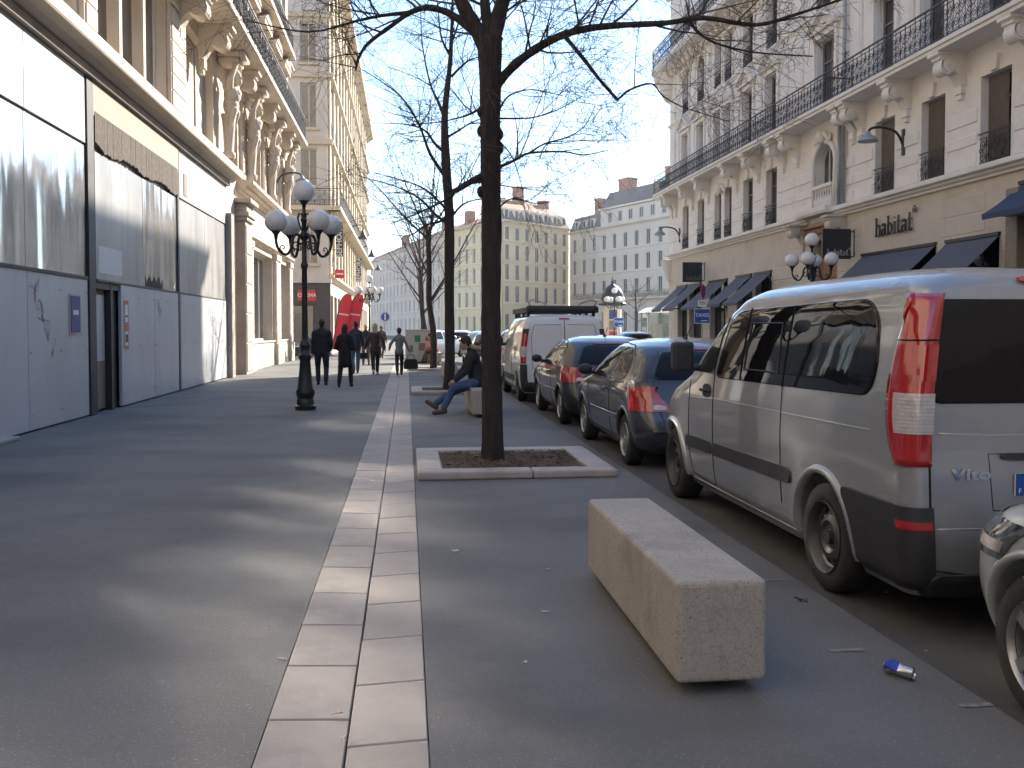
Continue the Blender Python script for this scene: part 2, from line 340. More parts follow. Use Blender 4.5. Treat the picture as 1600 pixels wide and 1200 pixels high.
streaks('sidewalk', .35, .8, (.08, .079, .077), .75); streaks('sidewalk', .22, .3, (.185, .182, .176), .5, .48, .7)

# ================================================================ GROUND
def sheet(name, x0, x1, y0, y1, z, m, th=.05):
    o = B(name, m, None, (x0, x1, y0, y1, z-th, z)); o['kind'] = 'structure'; return o
g = MB().add([(-1500,-300,-.07),(1500,-300,-.07),(1500,2500,-.07),(-1500,2500,-.07)], [(0,1,2,3)]).obj('ground', 'ground'); g['kind'] = 'structure'
sheet('road', -60, 120, -70, 250, -.04, 'road', .025)
sheet('sidewalk', -5.75, -.56, -60, 46.2, 0, 'sidewalk')
sheet('sidewalk', .08, 2.42, -60, 46.2, 0, 'sidewalk')
sheet('sidewalk', -4.65, 2.42, 55, 135, 0, 'sidewalk')
sheet('sidewalk', 9.95, 15.05, -60, 57, .08, 'sidewalk', .11)
kb = sheet('kerb', 9.72, 9.94, -60, 57, .075, 'joint', .11)
for i in range(40):
    y = 15 + i*1.05; B('kerb_stone', 'kerb', kb, (9.7, 9.945, y, y+1.035, -.03, .085), bevel=.012)
gut = sheet('gutter', -.56, .08, -60, 46.2, -.045, 'joint', .02)
def slab_mesh(x0, x1, z0, z1, L):
    return MB().add([(x0,0,-.045),(x1,0,-.045),(x1,L,-.045),(x0,L,-.045),(x0,0,z0),(x1,0,z1),(x1,L,z1),(x0,L,z0)],
        [(0,3,2,1),(4,5,6,7),(0,1,5,4),(1,2,6,5),(2,3,7,6),(3,0,4,7)])
lsl = slab_mesh(-.556, -.236, .001, -.013, .59).mesh('paving_slab', 'slab'); rsl = slab_mesh(-.228, .076, -.013, .001, .596).mesh('paving_slab', 'slab')
for k in range(-9, 71):
    for me, y in ((lsl, 3.763+.6*k), (rsl, 3.513+.606*k)):
        if y > 45.6: continue
        o = new('paving_slab', me, gut, (rnd.uniform(-.001,.001), y, rnd.uniform(-.0015,.0015)), (0, rnd.uniform(-.002,.002), rnd.uniform(-.0015,.0015)))
        b = o.modifiers.new('bevel', 'BEVEL'); b.width = .004; b.segments = 1
# painted bay marks
mk = MB()
for (x0, x1, y0, y1) in ((2.04, 2.21, 4.24, 4.275), (2.28, 2.42, 3.55, 3.585), (2.1, 2.35, 5.5, 5.53)): mk.add([(x0,y0,.004),(x1,y0,.004),(x1,y1,.004),(x0,y1,.004)], [(0,1,2,3)])
mk.obj('painted_marking', 'worn_paint')['kind'] = 'structure'

# ================================================================ FACADE KIT  (local x along the wall, y outwards, z up)
def wall(parent, u0, u1, z0, z1, ops, depth, m, name='wall'):
    us = sorted({u0, u1, *[o[0] for o in ops], *[o[1] for o in ops]}); zs = sorted({z0, z1, *[o[2] for o in ops], *[o[3] for o in ops]})
    us = [u for u in us if u0 <= u <= u1]; zs = [z for z in zs if z0 <= z <= z1]; mb = MB()
    for a, b in zip(us, us[1:]):
        for c, d in zip(zs, zs[1:]):
            x, z = (a+b)/2, (c+d)/2
            if any(o[0] < x < o[1] and o[2] < z < o[3] for o in ops): continue
            mb.add([(a,0,c),(b,0,c),(b,0,d),(a,0,d)], [(0,3,2,1)])
    for o in ops:
        a, b, c, d = o[:4]; e = -depth
        mb.add([(a,0,c),(a,0,d),(a,e,d),(a,e,c)], [(0,1,2,3)]); mb.add([(b,0,c),(b,0,d),(b,e,d),(b,e,c)], [(3,2,1,0)])
        mb.add([(a,0,c),(b,0,c),(b,e,c),(a,e,c)], [(3,2,1,0)]); mb.add([(a,0,d),(b,0,d),(b,e,d),(a,e,d)], [(0,1,2,3)])
    me = mb.mesh(name, m); return new(name, me, parent)
_wc = {}
def window(parent, u, z, w, h, depth, frame='window_frame', pane='pane', blind=None, bfrac=1.0, fw=.07, mull=1, trans=.72, sill=None, bside=0):
    k = (round(w,2), round(h,2), frame, pane, fw, mull, trans)
    if k not in _wc:
        a = w/2; fb = MB(); fb.box(-a,a,0,.06,0,fw).box(-a,a,0,.06,h-fw,h).box(-a,-a+fw,0,.06,fw,h-fw).box(a-fw,a,0,.06,fw,h-fw)
        for i in range(mull):
            x = -a + w*(i+1)/(mull+1); fb.box(x-.03,x+.03,0,.055,fw,h-fw)
        if trans: fb.box(-a+fw,a-fw,.002,.05,h*trans-.03,h*trans+.03)
        pb = MB().box(-a+.01,a-.01,-.03,.012,.01,h-.01)
        _wc[k] = (fb.mesh('window', frame), pb.mesh('pane', pane))
    o = new('window', _wc[k][0], parent, (u, -depth, z)); new('pane', _wc[k][1], o)
    if blind:
        kb_ = ('b', k[0], k[1], blind, bfrac, bside)
        if kb_ not in _wc:
            mb = MB(); zz = h*(1-bfrac); a0 = -w/2+.02 + bside*w*.3; a1 = w/2-.02
            while zz < h-.05: mb.add([(a0,.07,zz),(a1,.07,zz),(a1,.1,zz+.055),(a0,.1,zz+.055)], [(0,1,2,3)]).add([(a0,.1,zz+.055),(a1,.1,zz+.055),(a1,.07,zz+.06),(a0,.07,zz+.06)], [(0,1,2,3)]); zz += .06
            _wc[kb_] = mb.mesh('shutter', blind)
        new('shutter', _wc[kb_], o)
    if sill: B('sill', sill, o, (-w/2-.06, w/2+.06, depth-.08, depth+.1, -.1, -.002))
    return o
def spiral(cx, cz, r, turns, a0, dr, n=13):
    return [(cx + r*(1-.82*i/(n-1))*math.cos(a0+dr*turns*2*PI*i/(n-1)), 0, cz + r*(1-.82*i/(n-1))*math.sin(a0+dr*turns*2*PI*i/(n-1))) for i in range(n)]
_ic = {}
def iron_panel(w, h, m='iron', t=.011):
    k = (round(w,2), round(h,2), m)
    if k in _ic: return _ic[k]
    mb = MB(); mb.box(0,w,-.012,.012,.05,.075).box(0,w,-.012,.012,h-.14,h-.12).box(0,.018,-.012,.012,0,h-.03).box(w/2-.008,w/2+.008,-.008,.008,.06,h-.03)
    n = max(1, round(w/.52)); cw = w/n
    for i in range(n):
        for s in (0, 1):
            def fl(p): return [((i*cw + (x if not s else cw-x)), y, z) for x, y, z in p]
            q = cw/2; b0, b1 = .09, h-.15; hh = (b1-b0)
            mb.tube(fl(spiral(q*.52, b0+hh*.24, q*.44, 1.35, PI*.5, 1)), t, 4); mb.tube(fl(spiral(q*.52, b0+hh*.76, q*.44, 1.35, -PI*.5, -1)), t, 4)
            mb.tube(fl([(q*.96,0,b0),(q*.9,0,b0+hh*.3),(q*.45,0,b0+hh*.5),(q*.9,0,b0+hh*.7),(q*.96,0,b1)]), t, 4)
            mb.tube(fl(spiral(q*.16, b0+hh*.5, q*.24, 1.2, 0, 1, 9)), t*.9, 4); mb.tube(fl([(q*.1,0,b0),(q*.3,0,b0+hh*.07),(q*.7,0,b0)]), t, 4)
        x = i*cw; mb.box(x+cw/2-.006,x+cw/2+.006,-.006,.006,.06,h-.12)
    _ic[k] = mb.mesh('railing_panel', m); return _ic[k]
def railing(parent, u0, u1, d, z, h=1.0, step=1.04, name='railing'):
    n = max(1, round((u1-u0)/step)); w = (u1-u0)/n; me = iron_panel(w, h)
    hr = B(name, 'iron', parent, (u0-.02, u1+.02, d-.025, d+.025, z+h-.03, z+h+.012))
    for i in range(n): new('railing_panel', me, hr, (u0+i*w, d, z))
    return hr
def guard(parent, u, z, w, d=.02, h=.92):
    g_ = B('window_guard', 'iron', parent, (u-w/2-.03, u+w/2+.03, d-.02, d+.02, z+h-.02, z+h+.012)); new('railing_panel', iron_panel(w, h), g_, (u-w/2, d, z))
def moulding(parent, name, m, u0, u1, prof):      # prof: closed (d, z) outline
    return MB().prism(prof, u0, u1, 'x').obj(name, m, parent)
def corn(z0, z1, p): h = z1-z0; return [(-.02,z0),(p*.25,z0),(p*.3,z0+h*.2),(p*.55,z0+h*.3),(p*.62,z0+h*.5),(p*.95,z0+h*.55),(p,z0+h*.62),(p,z1-.02),(p*.96,z1),(-.02,z1)]
_con = {}
def console(parent, u, z, m, s=1.0, w=.42, name='console'):
    k = (m, s, w)
    if k not in _con:
        mb = MB(); a = w/2
        pr = [(0,0),(.86,0),(.86,-.1),(.8,-.13),(.8,-.2),(.74,-.22),(.74,-.4),(.66,-.52),(.5,-.58),(.34,-.52),(.24,-.6),(.16,-.74),(.1,-.86),(0,-.9)]
        mb.prism([(x*s, z_*s) for x, z_ in pr], -a, a, 'x'); mb.box(-a-.05,a+.05,0,.9*s,-.09*s,.001)
        mb.lathe([(0,-a),(.21*s,-a),(.21*s,a),(0,a)], 16, (0,.56*s,-.4*s), 'x')
        for q in (-1, 1):
            for r_, o_ in ((.2,.03),(.12,.055),(.05,.08)): mb.lathe([(0, q*(a+o_)),(r_*s, q*(a+o_)),(r_*s, q*a)], 12, (0,.52*s,-.37*s), 'x')
        mb.box(-a*.7,a*.7,0,.14*s,-1.1*s,-.88*s).box(-a*.45,a*.45,0,.1*s,-1.25*s,-1.1*s)
        _con[k] = mb.mesh(name, m)
    return new(name, _con[k], parent, (u, 0, z))

# ================================================================ RIGHT BUILDING (shop with awnings)
SR = -1.25
rb = thing('stone_building', 'cream stone building with iron balconies and ground floor shop under slate blue awnings', 'building', (15, SR, 0), PI/2)
U1 = 53.3
cols = [(50.2,1.05),(47.6,1.05),(44.98,.95),(43.55,.95),(41.0,1.15),(38.35,1.15),(33.4,1.5),(29.2,1.2),(26.5,1.2),(23.65,1.25),(20.6,1.2),(17.6,1.2),(14.6,1.2)]
shop = [(26.25,30.4,0,4.0),(23.4,25.6,0,4.0),(38.2,39.95,0,3.95),(40.4,42.2,0,3.95),(43.5,46,0,3.9),(47.4,49.4,0,3.9),(49.8,51.5,0,3.9),(32.35,34.45,0,4.9),(17,22.6,0,4.3)]
wall(rb, -55, U1, -.05, 5.46, shop, .35, 'stone_right_ground')
e1 = [(u-w/2, u+w/2, 5.8, 8.15) for u, w in cols if u != 33.4] + [(32.6, 34.2, 5.9, 8.2)]
wall(rb, -55, U1, 5.46, 8.6, e1, .38, 'stone_right')
e2 = [(u-w/2, u+w/2, 9.22, 12.0) for u, w in cols]; wall(rb, -55, U1, 8.6, 12.95, e2, .34, 'stone_right')
e3 = [(u-w/2, u+w/2, 13.1, 15.4) for u, w in cols]; wall(rb, -55, U1, 12.95, 16.0, e3, .34, 'stone_right')
e4 = [(u-w/2, u+w/2, 16.35, 19.0) for u, w in cols]; wall(rb, -55, U1, 16.0, 20.2, e4, .34, 'stone_right')
B('rear_wall', 'stone_right', rb, (-55, U1-.02, -15, -.5, -.05, 20.15)); B('side_wall', 'stone_right', rb, (U1-.02, U1, -15, -.0, -.05, 20.2))
MB().prism([(.0,20.5),(-2.4,22.4),(-12,22.8),(-15,20.5)], -55, U1-.1, 'x').obj('roof', 'slate', rb)
moulding(rb, 'cornice', 'stone_right', -8, U1+.3, corn(20.2, 20.7, .7))
moulding(rb, 'string_course', 'stone_right', -8, 32.3, corn(5.46, 5.78, .34)); moulding(rb, 'string_course', 'stone_right', 34.6, U1+.1, corn(5.46, 5.78, .34))
moulding(rb, 'string_course', 'stone_right', -8, U1, corn(12.92, 13.08, .14))
moulding(rb, 'string_course', 'stone_right', 32.2, 34.7, [(0,5.62),(.5,5.62),(.55,5.7),(.55,5.85),(0,5.85)])
# balcony slabs with rounded corner ends
def rslab(z0, z1, p, name):
    pl = [(-8,-.05),(U1+.1,-.05)] + [(U1+.1+p*math.cos(q), p*math.sin(q)) for q in [PI/2*k/8 for k in range(9)]] + [(-8,p)]
    MB().prism(pl, z0, z1, 'z').obj(name, 'stone_right', rb, bevel=.02)
    pl2 = [(x, y-.06 if y > .2 else y) for x, y in pl]; MB().prism(pl2, z0-.1, z0, 'z').obj('slab_moulding', 'stone_right', rb)
rslab(9.08, 9.2, .95, 'balcony_slab'); rslab(16.05, 16.3, 1.05, 'balcony_slab')
railing(rb, 12, U1+.1, .88, 9.2, 1.0); railing(rb, 24, U1+.1, .98, 16.3, 1.0)
for z, p in ((9.2,.88),(16.3,.98)):
    c = MB()
    arc = [(U1+.1+p*math.cos(q), p*math.sin(q), z+1.0) for q in [PI/2*k/8 for k in range(9)]]; c.tube(arc, .025, 4)
    for x, y, _ in arc[::1]: c.box(x-.008,x+.008,y-.008,y+.008,z,z+1)
    for (x, y, _), (x2, y2, _) in zip(arc, arc[1:]): c.tube([(x,y,z+.1),((x+x2)/2,(y+y2)/2,z+.5),(x2,y2,z+.9)], .01, 4); c.tube([(x,y,z+.9),((x+x2)/2,(y+y2)/2,z+.5),(x2,y2,z+.1)], .01, 4)
    c.obj('corner_railing', 'iron', rb)
MB().lathe([(.02,14.3),(.3,14.5),(.55,14.9),(.62,15.2),(.9,15.5),(1.0,15.95)], 16, (U1,-.02,0)).obj('corner_corbel', 'stone_right', rb, smooth=True)
MB().lathe([(.02,4.2),(.22,4.4),(.3,4.8),(.42,5.0),(.5,5.45)], 16, (U1,.0,0)).obj('corner_corbel', 'stone_right', rb, smooth=True)
for z in (3.2, 4.3, 6.2, 7.0): pass
for u in (52.6,51.9,48.9,46.3,42.3,39.7,37.0,35.7,31.2,30.6,27.85,25.1,22.1,19.1): console(rb, u, 8.98, 'stone_right', .98)
for u in [51.5-.75*i for i in range(20)]: console(rb, u+1, 15.95, 'stone_right', .6, .22)
for u, w in cols:
    if u == 33.4: continue
    window(rb, u, 5.8, w, 2.35, .3, 'window_frame', 'pane', 'shutter' if u < 31 else None, 1.0, bside=1); guard(rb, u, 5.8, w-.02, .03, .85)
    B('sill', 'stone_right', rb, (u-w/2-.08, u+w/2+.08, 0, .12, 5.76, 5.8))
    k = MB(); k.prism([(u-.12,8.17),(u+.12,8.17),(u+.17,8.55),(u-.17,8.55)], 0, .1, 'y'); k.obj('keystone', 'stone_right', rb)
for u, w in cols:
    window(rb, u, 9.22, w, 2.78, .28, 'window_frame', 'pane'); window(rb, u, 13.1, w, 2.3, .28, 'window_frame', 'pane'); guard(rb, u, 13.1, w-.02, .04, .8)
    window(rb, u, 16.35, w, 2.65, .28, 'window_frame', 'pane')
    s = MB(); a = w/2; s.box(u-a-.2,u-a-.03,0,.1,9.22,12.2).box(u+a+.03,u+a+.2,0,.1,9.22,12.2).box(u-a-.24,u+a+.24,0,.13,12.03,12.22); s.obj('window_surround', 'stone_right', rb, bevel=.012)
    s = MB(); s.box(u-a-.14,u-a-.02,0,.07,13.1,15.5).box(u+a+.02,u+a+.14,0,.07,13.1,15.5).box(u-a-.2,u+a+.2,0,.1,15.42,15.56); s.obj('window_surround', 'stone_right', rb, bevel=.01)
    if w == .95: continue
    p = MB(); b_ = a+.38; p.prism([(u-b_,12.28),(u+b_,12.28),(u+b_,12.4),(u,12.86),(u-b_,12.4)], 0, .1, 'y'); p.prism([(u-b_-.05,12.36),(u-b_-.05,12.44),(u,12.98),(u+b_+.05,12.44),(u+b_+.05,12.36),(u,12.86)], 0, .3, 'y'); p.box(u-b_-.04,u+b_+.04,0,.26,12.23,12.31)
    p.prism([(u-.1,12.45),(u+.1,12.45),(u,12.62)], .1, .16, 'y'); p.obj('pediment', 'stone_right', rb)
# arched ornament over the paired windows
u = 44.26; p = MB(); p.prism([(u+1.35*math.cos(q), 12.25+.75*math.sin(q)) for q in [PI*k/14 for k in range(15)]], 0, .16, 'y')
p.tube([(u+1.38*math.cos(q), .16, 12.25+.78*math.sin(q)) for q in [PI*k/14 for k in range(15)]], .1, 6)
for q in range(7): p.ell((u-.6+.2*q, .2, 12.5+.12*math.sin(q*1.7)), (.13,.1,.16), 8, 6)
p.obj('arched_pediment', 'stone_right', rb, smooth=True)
# carved heads between consoles
for u, z in ((44.26,8.2),(33.4,8.42)):
    p = MB(); p.ell((u,.18,z), (.2,.18,.26)); p.ell((u,.34,z-.03), (.05,.06,.06), 8, 6)
    for s in (-1, 1):
        for q in range(4): p.ell((u+s*(.2+.1*q), .12, z+.12-.08*q), (.1,.1,.1), 8, 6)
        p.tube([(x+u, .1, zz+z-.1) for x, _, zz in spiral(s*.45, 0, .2, 1.2, PI/2, -s)], .04, 5)
    p.obj('carved_head', 'stone_right', rb, smooth=True)
# arched stair window
u = 33.4; aw, ah = MB(), MB(); arc = [(u+.8*math.cos(q), 7.4+.78*math.sin(q)) for q in [PI*k/16 for k in range(17)]]
for (x0, z0), (x1, z1) in zip(arc, arc[1:]): aw.add([(x0,-.02,z0),(x1,-.02,z1),(x1,-.02,8.22),(x0,-.02,8.22),(x0,-.36,z0),(x1,-.36,z1)], [(0,1,2,3),(0,1,5,4)])
aw.obj('arch_spandrel', 'stone_right', rb)
t = MB(); full = [(u+.82,.03,5.9)] + [(x,.03,z) for x, z in [(u+.9*math.cos(q), 7.4+.88*math.sin(q)) for q in [PI*k/16 for k in range(17)]]] + [(u-.82,.03,5.9)]; t.tube(full, .1, 6); t.obj('arch_surround', 'stone_right', rb, smooth=True)
window(rb, u, 5.9, 1.6, 2.3, .34, 'window_white', 'pane_sky', mull=2, trans=.0, fw=.09)
bl = B('balustrade', 'stone_right', rb, (u-.8,u+.8,-.1,.16,6.62,6.74), (u-.8,u+.8,-.1,.16,5.9,5.98))
for i in range(7): MB().lathe([(.05,0),(.08,.06),(.085,.2),(.04,.4),(.035,.5),(.07,.6),(.07,.645)], 8).obj('baluster', 'stone_right', bl, (u-.6+.2*i,.04,5.975), smooth=True)
# raised stone blocks on the piers
bkm = {}
def blk(u0, u1, z0, z1, d=.035, m='stone_right'):
    k = (round(u1-u0,2), round(z1-z0,2), d, m)
    if k not in bkm: bkm[k] = MB().add([(0,0,0),(k[0],0,0),(k[0],0,k[1]),(0,0,k[1]),(.02,d,.02),(k[0]-.02,d,.02),(k[0]-.02,d,k[1]-.02),(.02,d,k[1]-.02)], [(4,7,6,5),(0,4,5,1),(1,5,6,2),(2,6,7,3),(3,7,4,0)]).mesh('stone_block', m)
    new('stone_block', bkm[k], rb, (u0, 0.001, z0))
ed = sorted([(a, b) for a, b, _, _ in e1])
for (a0, b0), (a1, b1) in list(zip([(0, 12)] + ed, ed)) + [(ed[-1], (U1, U1))]:
    g0, g1 = b0+.1, a1-.1
    if g1-g0 < .3 or g0 < 15: continue
    n = 2 if g1-g0 > 1.9 else 1; w = (g1-g0)/n
    for j in range(n):
        for i, z in enumerate((5.86, 6.44, 7.02)): blk(g0+j*w+.02, g0+(j+1)*w-.02, z, z+(.38 if i % 2 == 0 else .3))
gd = sorted([(a, b) for a, b, _, _ in shop])
for (a0, b0), (a1, b1) in list(zip(gd, gd[1:])) + [(gd[-1], (U1, U1))]:
    g0, g1 = b0+.02, a1-.02
    for i in range(8):
        z = .5*i+.02; n = 2 if g1-g0 > 1.6 and i % 2 else 1; w = (g1-g0)/n
        for j in range(n): blk(g0+j*w+.008, g0+(j+1)*w-.008, z, z+.485, .02, 'stone_right_ground')
for a, b in ((34.7,36.6),(24.0,26.0),(30.6,31.6)):
    for i in range(2): blk(a, b, 4.12+.52*i, 4.62+.52*i, .012, 'stone_right_ground')
# upper wall pilaster strips
for u in (52.4,51.6,48.9,46.4,42.3,39.7,37.0,35.6,31.0,27.85,25.1,22.1):
    for z0, z1 in ((9.22,12.9),(13.1,15.9)): B('pilaster', 'stone_right', rb, (u-.3,u+.3,0,.06,z0,z1), (u-.18,u+.18,.06,.075,z0+.2,z1-.2), bevel=.01)
for u, z0, z1 in ((31.75,5.8,20.1),(32.05,5.8,8.6)): MB().tube([(u,.13,z0),(u,.13,z1)], .07, 8).obj('drainpipe', 'zinc', rb, smooth=True)
sp_ = MB(); u = 31.45; sp_.box(u-.012,u+.012,.0,.02,9.03,10.5).box(u-.012,u+.012,.0,.88,9.98,10.02)
for q in (spiral(.3,10.35,.26,1.3,-PI/2,1), spiral(.62,9.6,.24,1.3,PI/2,-1), spiral(.25,9.45,.2,1.2,0,1)): sp_.tube([(u, y_, z_) for y_, _, z_ in q], .014, 5)
for k in range(7): a_ = PI*k/6; sp_.tube([(u,.5+.28*math.cos(a_),10.25+.28*math.sin(a_)),(u,.5+.44*math.cos(a_),10.25+.44*math.sin(a_))], .01, 4)
for k in range(5): a_ = 2*PI*k/5; sp_.tube([(u,.22,10.85),(u,.22+.13*math.cos(a_),10.85+.13*math.sin(a_))], .014, 4)
sp_.tube([(u,.22,10.45),(u,.22,10.85)], .012, 4); sp_.obj('balcony_divider', 'iron', rb)
# shop glass, door, interiors
for a, b, c, d in shop:
    if a == 32.35: continue
    B('shop_window', 'dark_inside', rb, (a,b,-.36,-.345,c,d)); B('pane', 'pane', rb, (a+.06,b-.06,-.3,-.285,.3,d-.06)); B('window_frame', 'iron', rb, (a,b,-.31,-.25,c,.3), (a,a+.06,-.31,-.25,.3,d), (b-.06,b,-.31,-.25,.3,d), ((a+b)/2-.03,(a+b)/2+.03,-.31,-.26,.3,d))
dr = B('door', 'wood_door', rb, (32.4,34.4,-.33,-.28,.1,3.1), (32.4,34.4,-.34,-.2,3.1,3.3), (32.5,34.3,-.31,-.27,3.3,4.85), bevel=.01)
for a in (32.5, 33.45):
    for z0, z1 in ((.3,1.0),(1.1,2.9),(3.4,4.7)): B('door_panel', 'wood_door', dr, (a,a+.85,-.28,-.235,z0,z1), bevel=.03)
B('door_pediment', 'wood_door', rb, (32.2,34.6,-.1,.22,5.0,5.2), (32.3,34.5,-.15,.1,4.75,5.0), (32.1,34.7,-.1,.34,5.2,5.3), bevel=.02)
console(rb, 35.1, 5.46, 'stone_right_ground', .8, .4); console(rb, 31.9, 5.46, 'stone_right_ground', .8, .4)
B('shopfront_frame', 'window_frame', rb, (22.3,22.75,0,.3,.1,5.0), (17,22.6,.0,.55,4.3,4.45), (21.2,21.3,-.1,.1,.1,4.3), bevel=.02)
def awning(u0, u1, zt, m, label, proj=1.45, drop=1.25):
    t = thing('awning', label, 'awning', (15, SR, 0), PI/2, 'awnings over the shop windows')
    cl = MB(); n = 8
    pts = [(proj*k/n + .03, zt - drop*k/n - .05*math.sin(PI*k/n)) for k in range(n+1)]
    cl.prism(pts + [(d, z-.012) for d, z in reversed(pts)], u0-.06, u1+.06, 'x'); cl.obj('canopy', m, t)
    B('valance', m, t, (u0-.06, u1+.06, proj+.03, proj+.04, zt-drop-.14, zt-drop-.005))
    MB().tube([(u0-.08,proj+.02,zt-drop-.02),(u1+.08,proj+.02,zt-drop-.02)], .025, 6).obj('front_bar', 'iron', t)
    for u in (u0+.1, u1-.1): MB().tube([(u,.02,zt-drop+.05),(u,proj,zt-drop-.02)], .014, 5).obj('arm', 'iron', t)
    B('cassette', 'iron', t, (u0-.08,u1+.08,-.02,.1,zt-.02,zt+.07))
awning(26.25, 30.4, 3.95, 'awning', 'widest slate blue awning, under the dark wall lettering of the shop')
awning(23.4, 25.6, 3.95, 'awning', 'slate blue awning between the widest awning and the brown shopfront frame', 1.4)
awning(38.2, 39.95, 3.9, 'awning', 'slate blue awning closest to the wooden portal on its far side')
awning(40.4, 42.2, 3.9, 'awning', 'slate blue awning second beyond the wooden portal')
awning(43.5, 46, 3.85, 'awning', 'slate blue awning in the middle of the row beyond the portal')
awning(47.4, 49.4, 3.85, 'awning', 'slate blue awning last but one before the building corner')
awning(49.8, 51.5, 3.85, 'awning', 'slate blue awning next to the far building corner')
awning(18.4, 22.5, 5.1, 'awning_blue', 'navy blue awning over the brown framed shopfront at picture edge', 1.0, .75)
# serif lettering made of strokes
def arcp(cx, cz, rx, rz, a, b, n=8): return [(cx+rx*math.cos(R(a+(b-a)*i/n)), cz+rz*math.sin(R(a+(b-a)*i/n))) for i in range(n+1)]
GL = {'h': (.62, [[(.12,0),(.12,1)], arcp(.31,.42,.19,.2,180,0)+[(.5,0)], [(0,0),(.24,0)], [(.38,0),(.62,0)], [(0,1),(.12,1)]]),
      'a': (.56, [arcp(.24,.48,.17,.16,150,0)+[(.41,.06),(.54,0)], arcp(.22,.17,.19,.17,80,400)]),
      'b': (.6, [[(.12,0),(.12,1)], arcp(.31,.31,.22,.31,150,-150), [(0,1),(.12,1)]]),
      'i': (.32, [[(.15,0),(.15,.62)], [(.02,0),(.3,0)], [(.02,.62),(.15,.62)], [(.1,.86),(.2,.86)]]),
      't': (.44, [[(.16,.92),(.16,.1)]+arcp(.29,.12,.13,.12,180,330), [(0,.62),(.38,.62)]])}
def serif(word, size, m, t=.055, dep=.03, house=True):
    mb = MB(); x = 0; tot = sum(GL[c][0]+.06 for c in word)
    for c in word:
        w, st = GL[c]
        for s in st:
            pts = [Vector(((x+p[0]-tot/2)*size, 0, (p[1]-.4)*size)) for p in s]
            for a, b in zip(pts, pts[1:]):
                d = (b-a).normalized(); th = t*size*(1.25 if abs(d.z) > .7 else .62); nrm = Vector((-d.z, 0, d.x))*th; e = d*th*.5
                q = [a-e+nrm, b+e+nrm, b+e-nrm, a-e-nrm]; mb.prism([(p.x, p.z) for p in q], 0, dep, 'y')
        x += w+.06
    if house:
        hx = (x-tot/2+.16)*size; hz = .52*size; k = size*.17
        P = [(hx-k,hz),(hx+k,hz),(hx+k,hz+k),(hx,hz+2*k),(hx-k,hz+k)]
        for a, b in zip(P, P[1:]+P[:1]): mb.tube([(a[0],dep/2,a[1]),(b[0],dep/2,b[1])], size*.03, 4)
        mb.prism([(hx,hz+k*.2),(hx+k*.45,hz+k*.75),(hx+k*.2,hz+k*1.0),(hx,hz+k*.8),(hx-k*.2,hz+k*1.0),(hx-k*.45,hz+k*.75)], 0, dep, 'y')
    return mb
# facade x runs away from the camera, so letters turn round to read outwards
ws = tag(serif('habitat', .56, 'iron').obj('wall_lettering', 'iron'), 'dark serif shop name letters with small house mark on stone wall', 'lettering')
ws.location = (15, 28.45+SR, 4.72); ws.rotation_euler = (0, 0, -PI/2); ws.location.x = 14.93
ws.scale = (1, -1, 1); ws.rotation_euler = (0, 0, PI/2 + PI)
for (yy, lab, tm) in ((31.1, 'square dark hanging sign above the globe lamp beside the wooden portal', 'sign_text'), (46.9, 'square dark hanging sign above the far awnings', 'sign_text_dim')):
    t = thing('hanging_sign', lab, 'sign', (14.85, yy+SR, 3.9), 0, 'square shop signs on the facade')
    B('panel', 'sign_dark', t, (-1.0, 0, -.06, .06, 0, 1.0), bevel=.01)
    L_ = serif('habitat', .21, tm, t=.05, dep=.008).obj('lettering', tm, t, (-.46, -.0615, .2)); L_.scale = (.92, -1, 1)
    B('bracket', 'iron', t, (-.02, .16, -.02, .02, .06, .1), (-.02, .16, -.02, .02, .9, .94), (.13, .16, -.05, .05, 0, 1.0))
def wall_lamp(x, y, z, sx, label):
    t = thing('wall_lamp', label, 'lamp', (x, y, z), 0 if sx < 0 else PI, 'arm lamps on facades')
    B('wall_plate', 'iron', t, (-.06, 0, -.07, .07, -.55, .25), bevel=.02)
    MB().tube(crom([(0,0,-.35),(-.14,0,0),(-.35,0,.2),(-.75,0,.28),(-1.05,0,.24),(-1.15,0,.12)]), .04, 7).obj('arm', 'iron', t, smooth=True)
    MB().lathe([(.03,.16),(.07,.14),(.09,.06),(.26,-.04),(.31,-.14),(.29,-.16),(.0,-.13)], 16, (-1.15,0,0)).obj('lamp_shade', 'zinc', t, smooth=True)
    return t
wall_lamp(15, 28.05+SR, 7.35, -1, 'arm lamp on the pale facade above the wall lettering')
wall_lamp(15, 51.2+SR, 6.85, -1, 'arm lamp near the far corner of the pale stone building')

# buildings closing the street behind the camera (seen only in reflections)
t = thing('street_end_building', 'pale building closing the street behind the viewer', 'building', (16, -56, 0), PI)
ops_ = [(u-.6, u+.6, z, z+2.2) for u in range(2, 28, 3) for z in (1.0, 5.5, 9.0, 12.5, 16)]
wall(t, 0, 30, -.05, 20, ops_, .3, 'far_grey'); B('rear_wall', 'dark_inside', t, (0,30,-3,-.3,-.05,20))
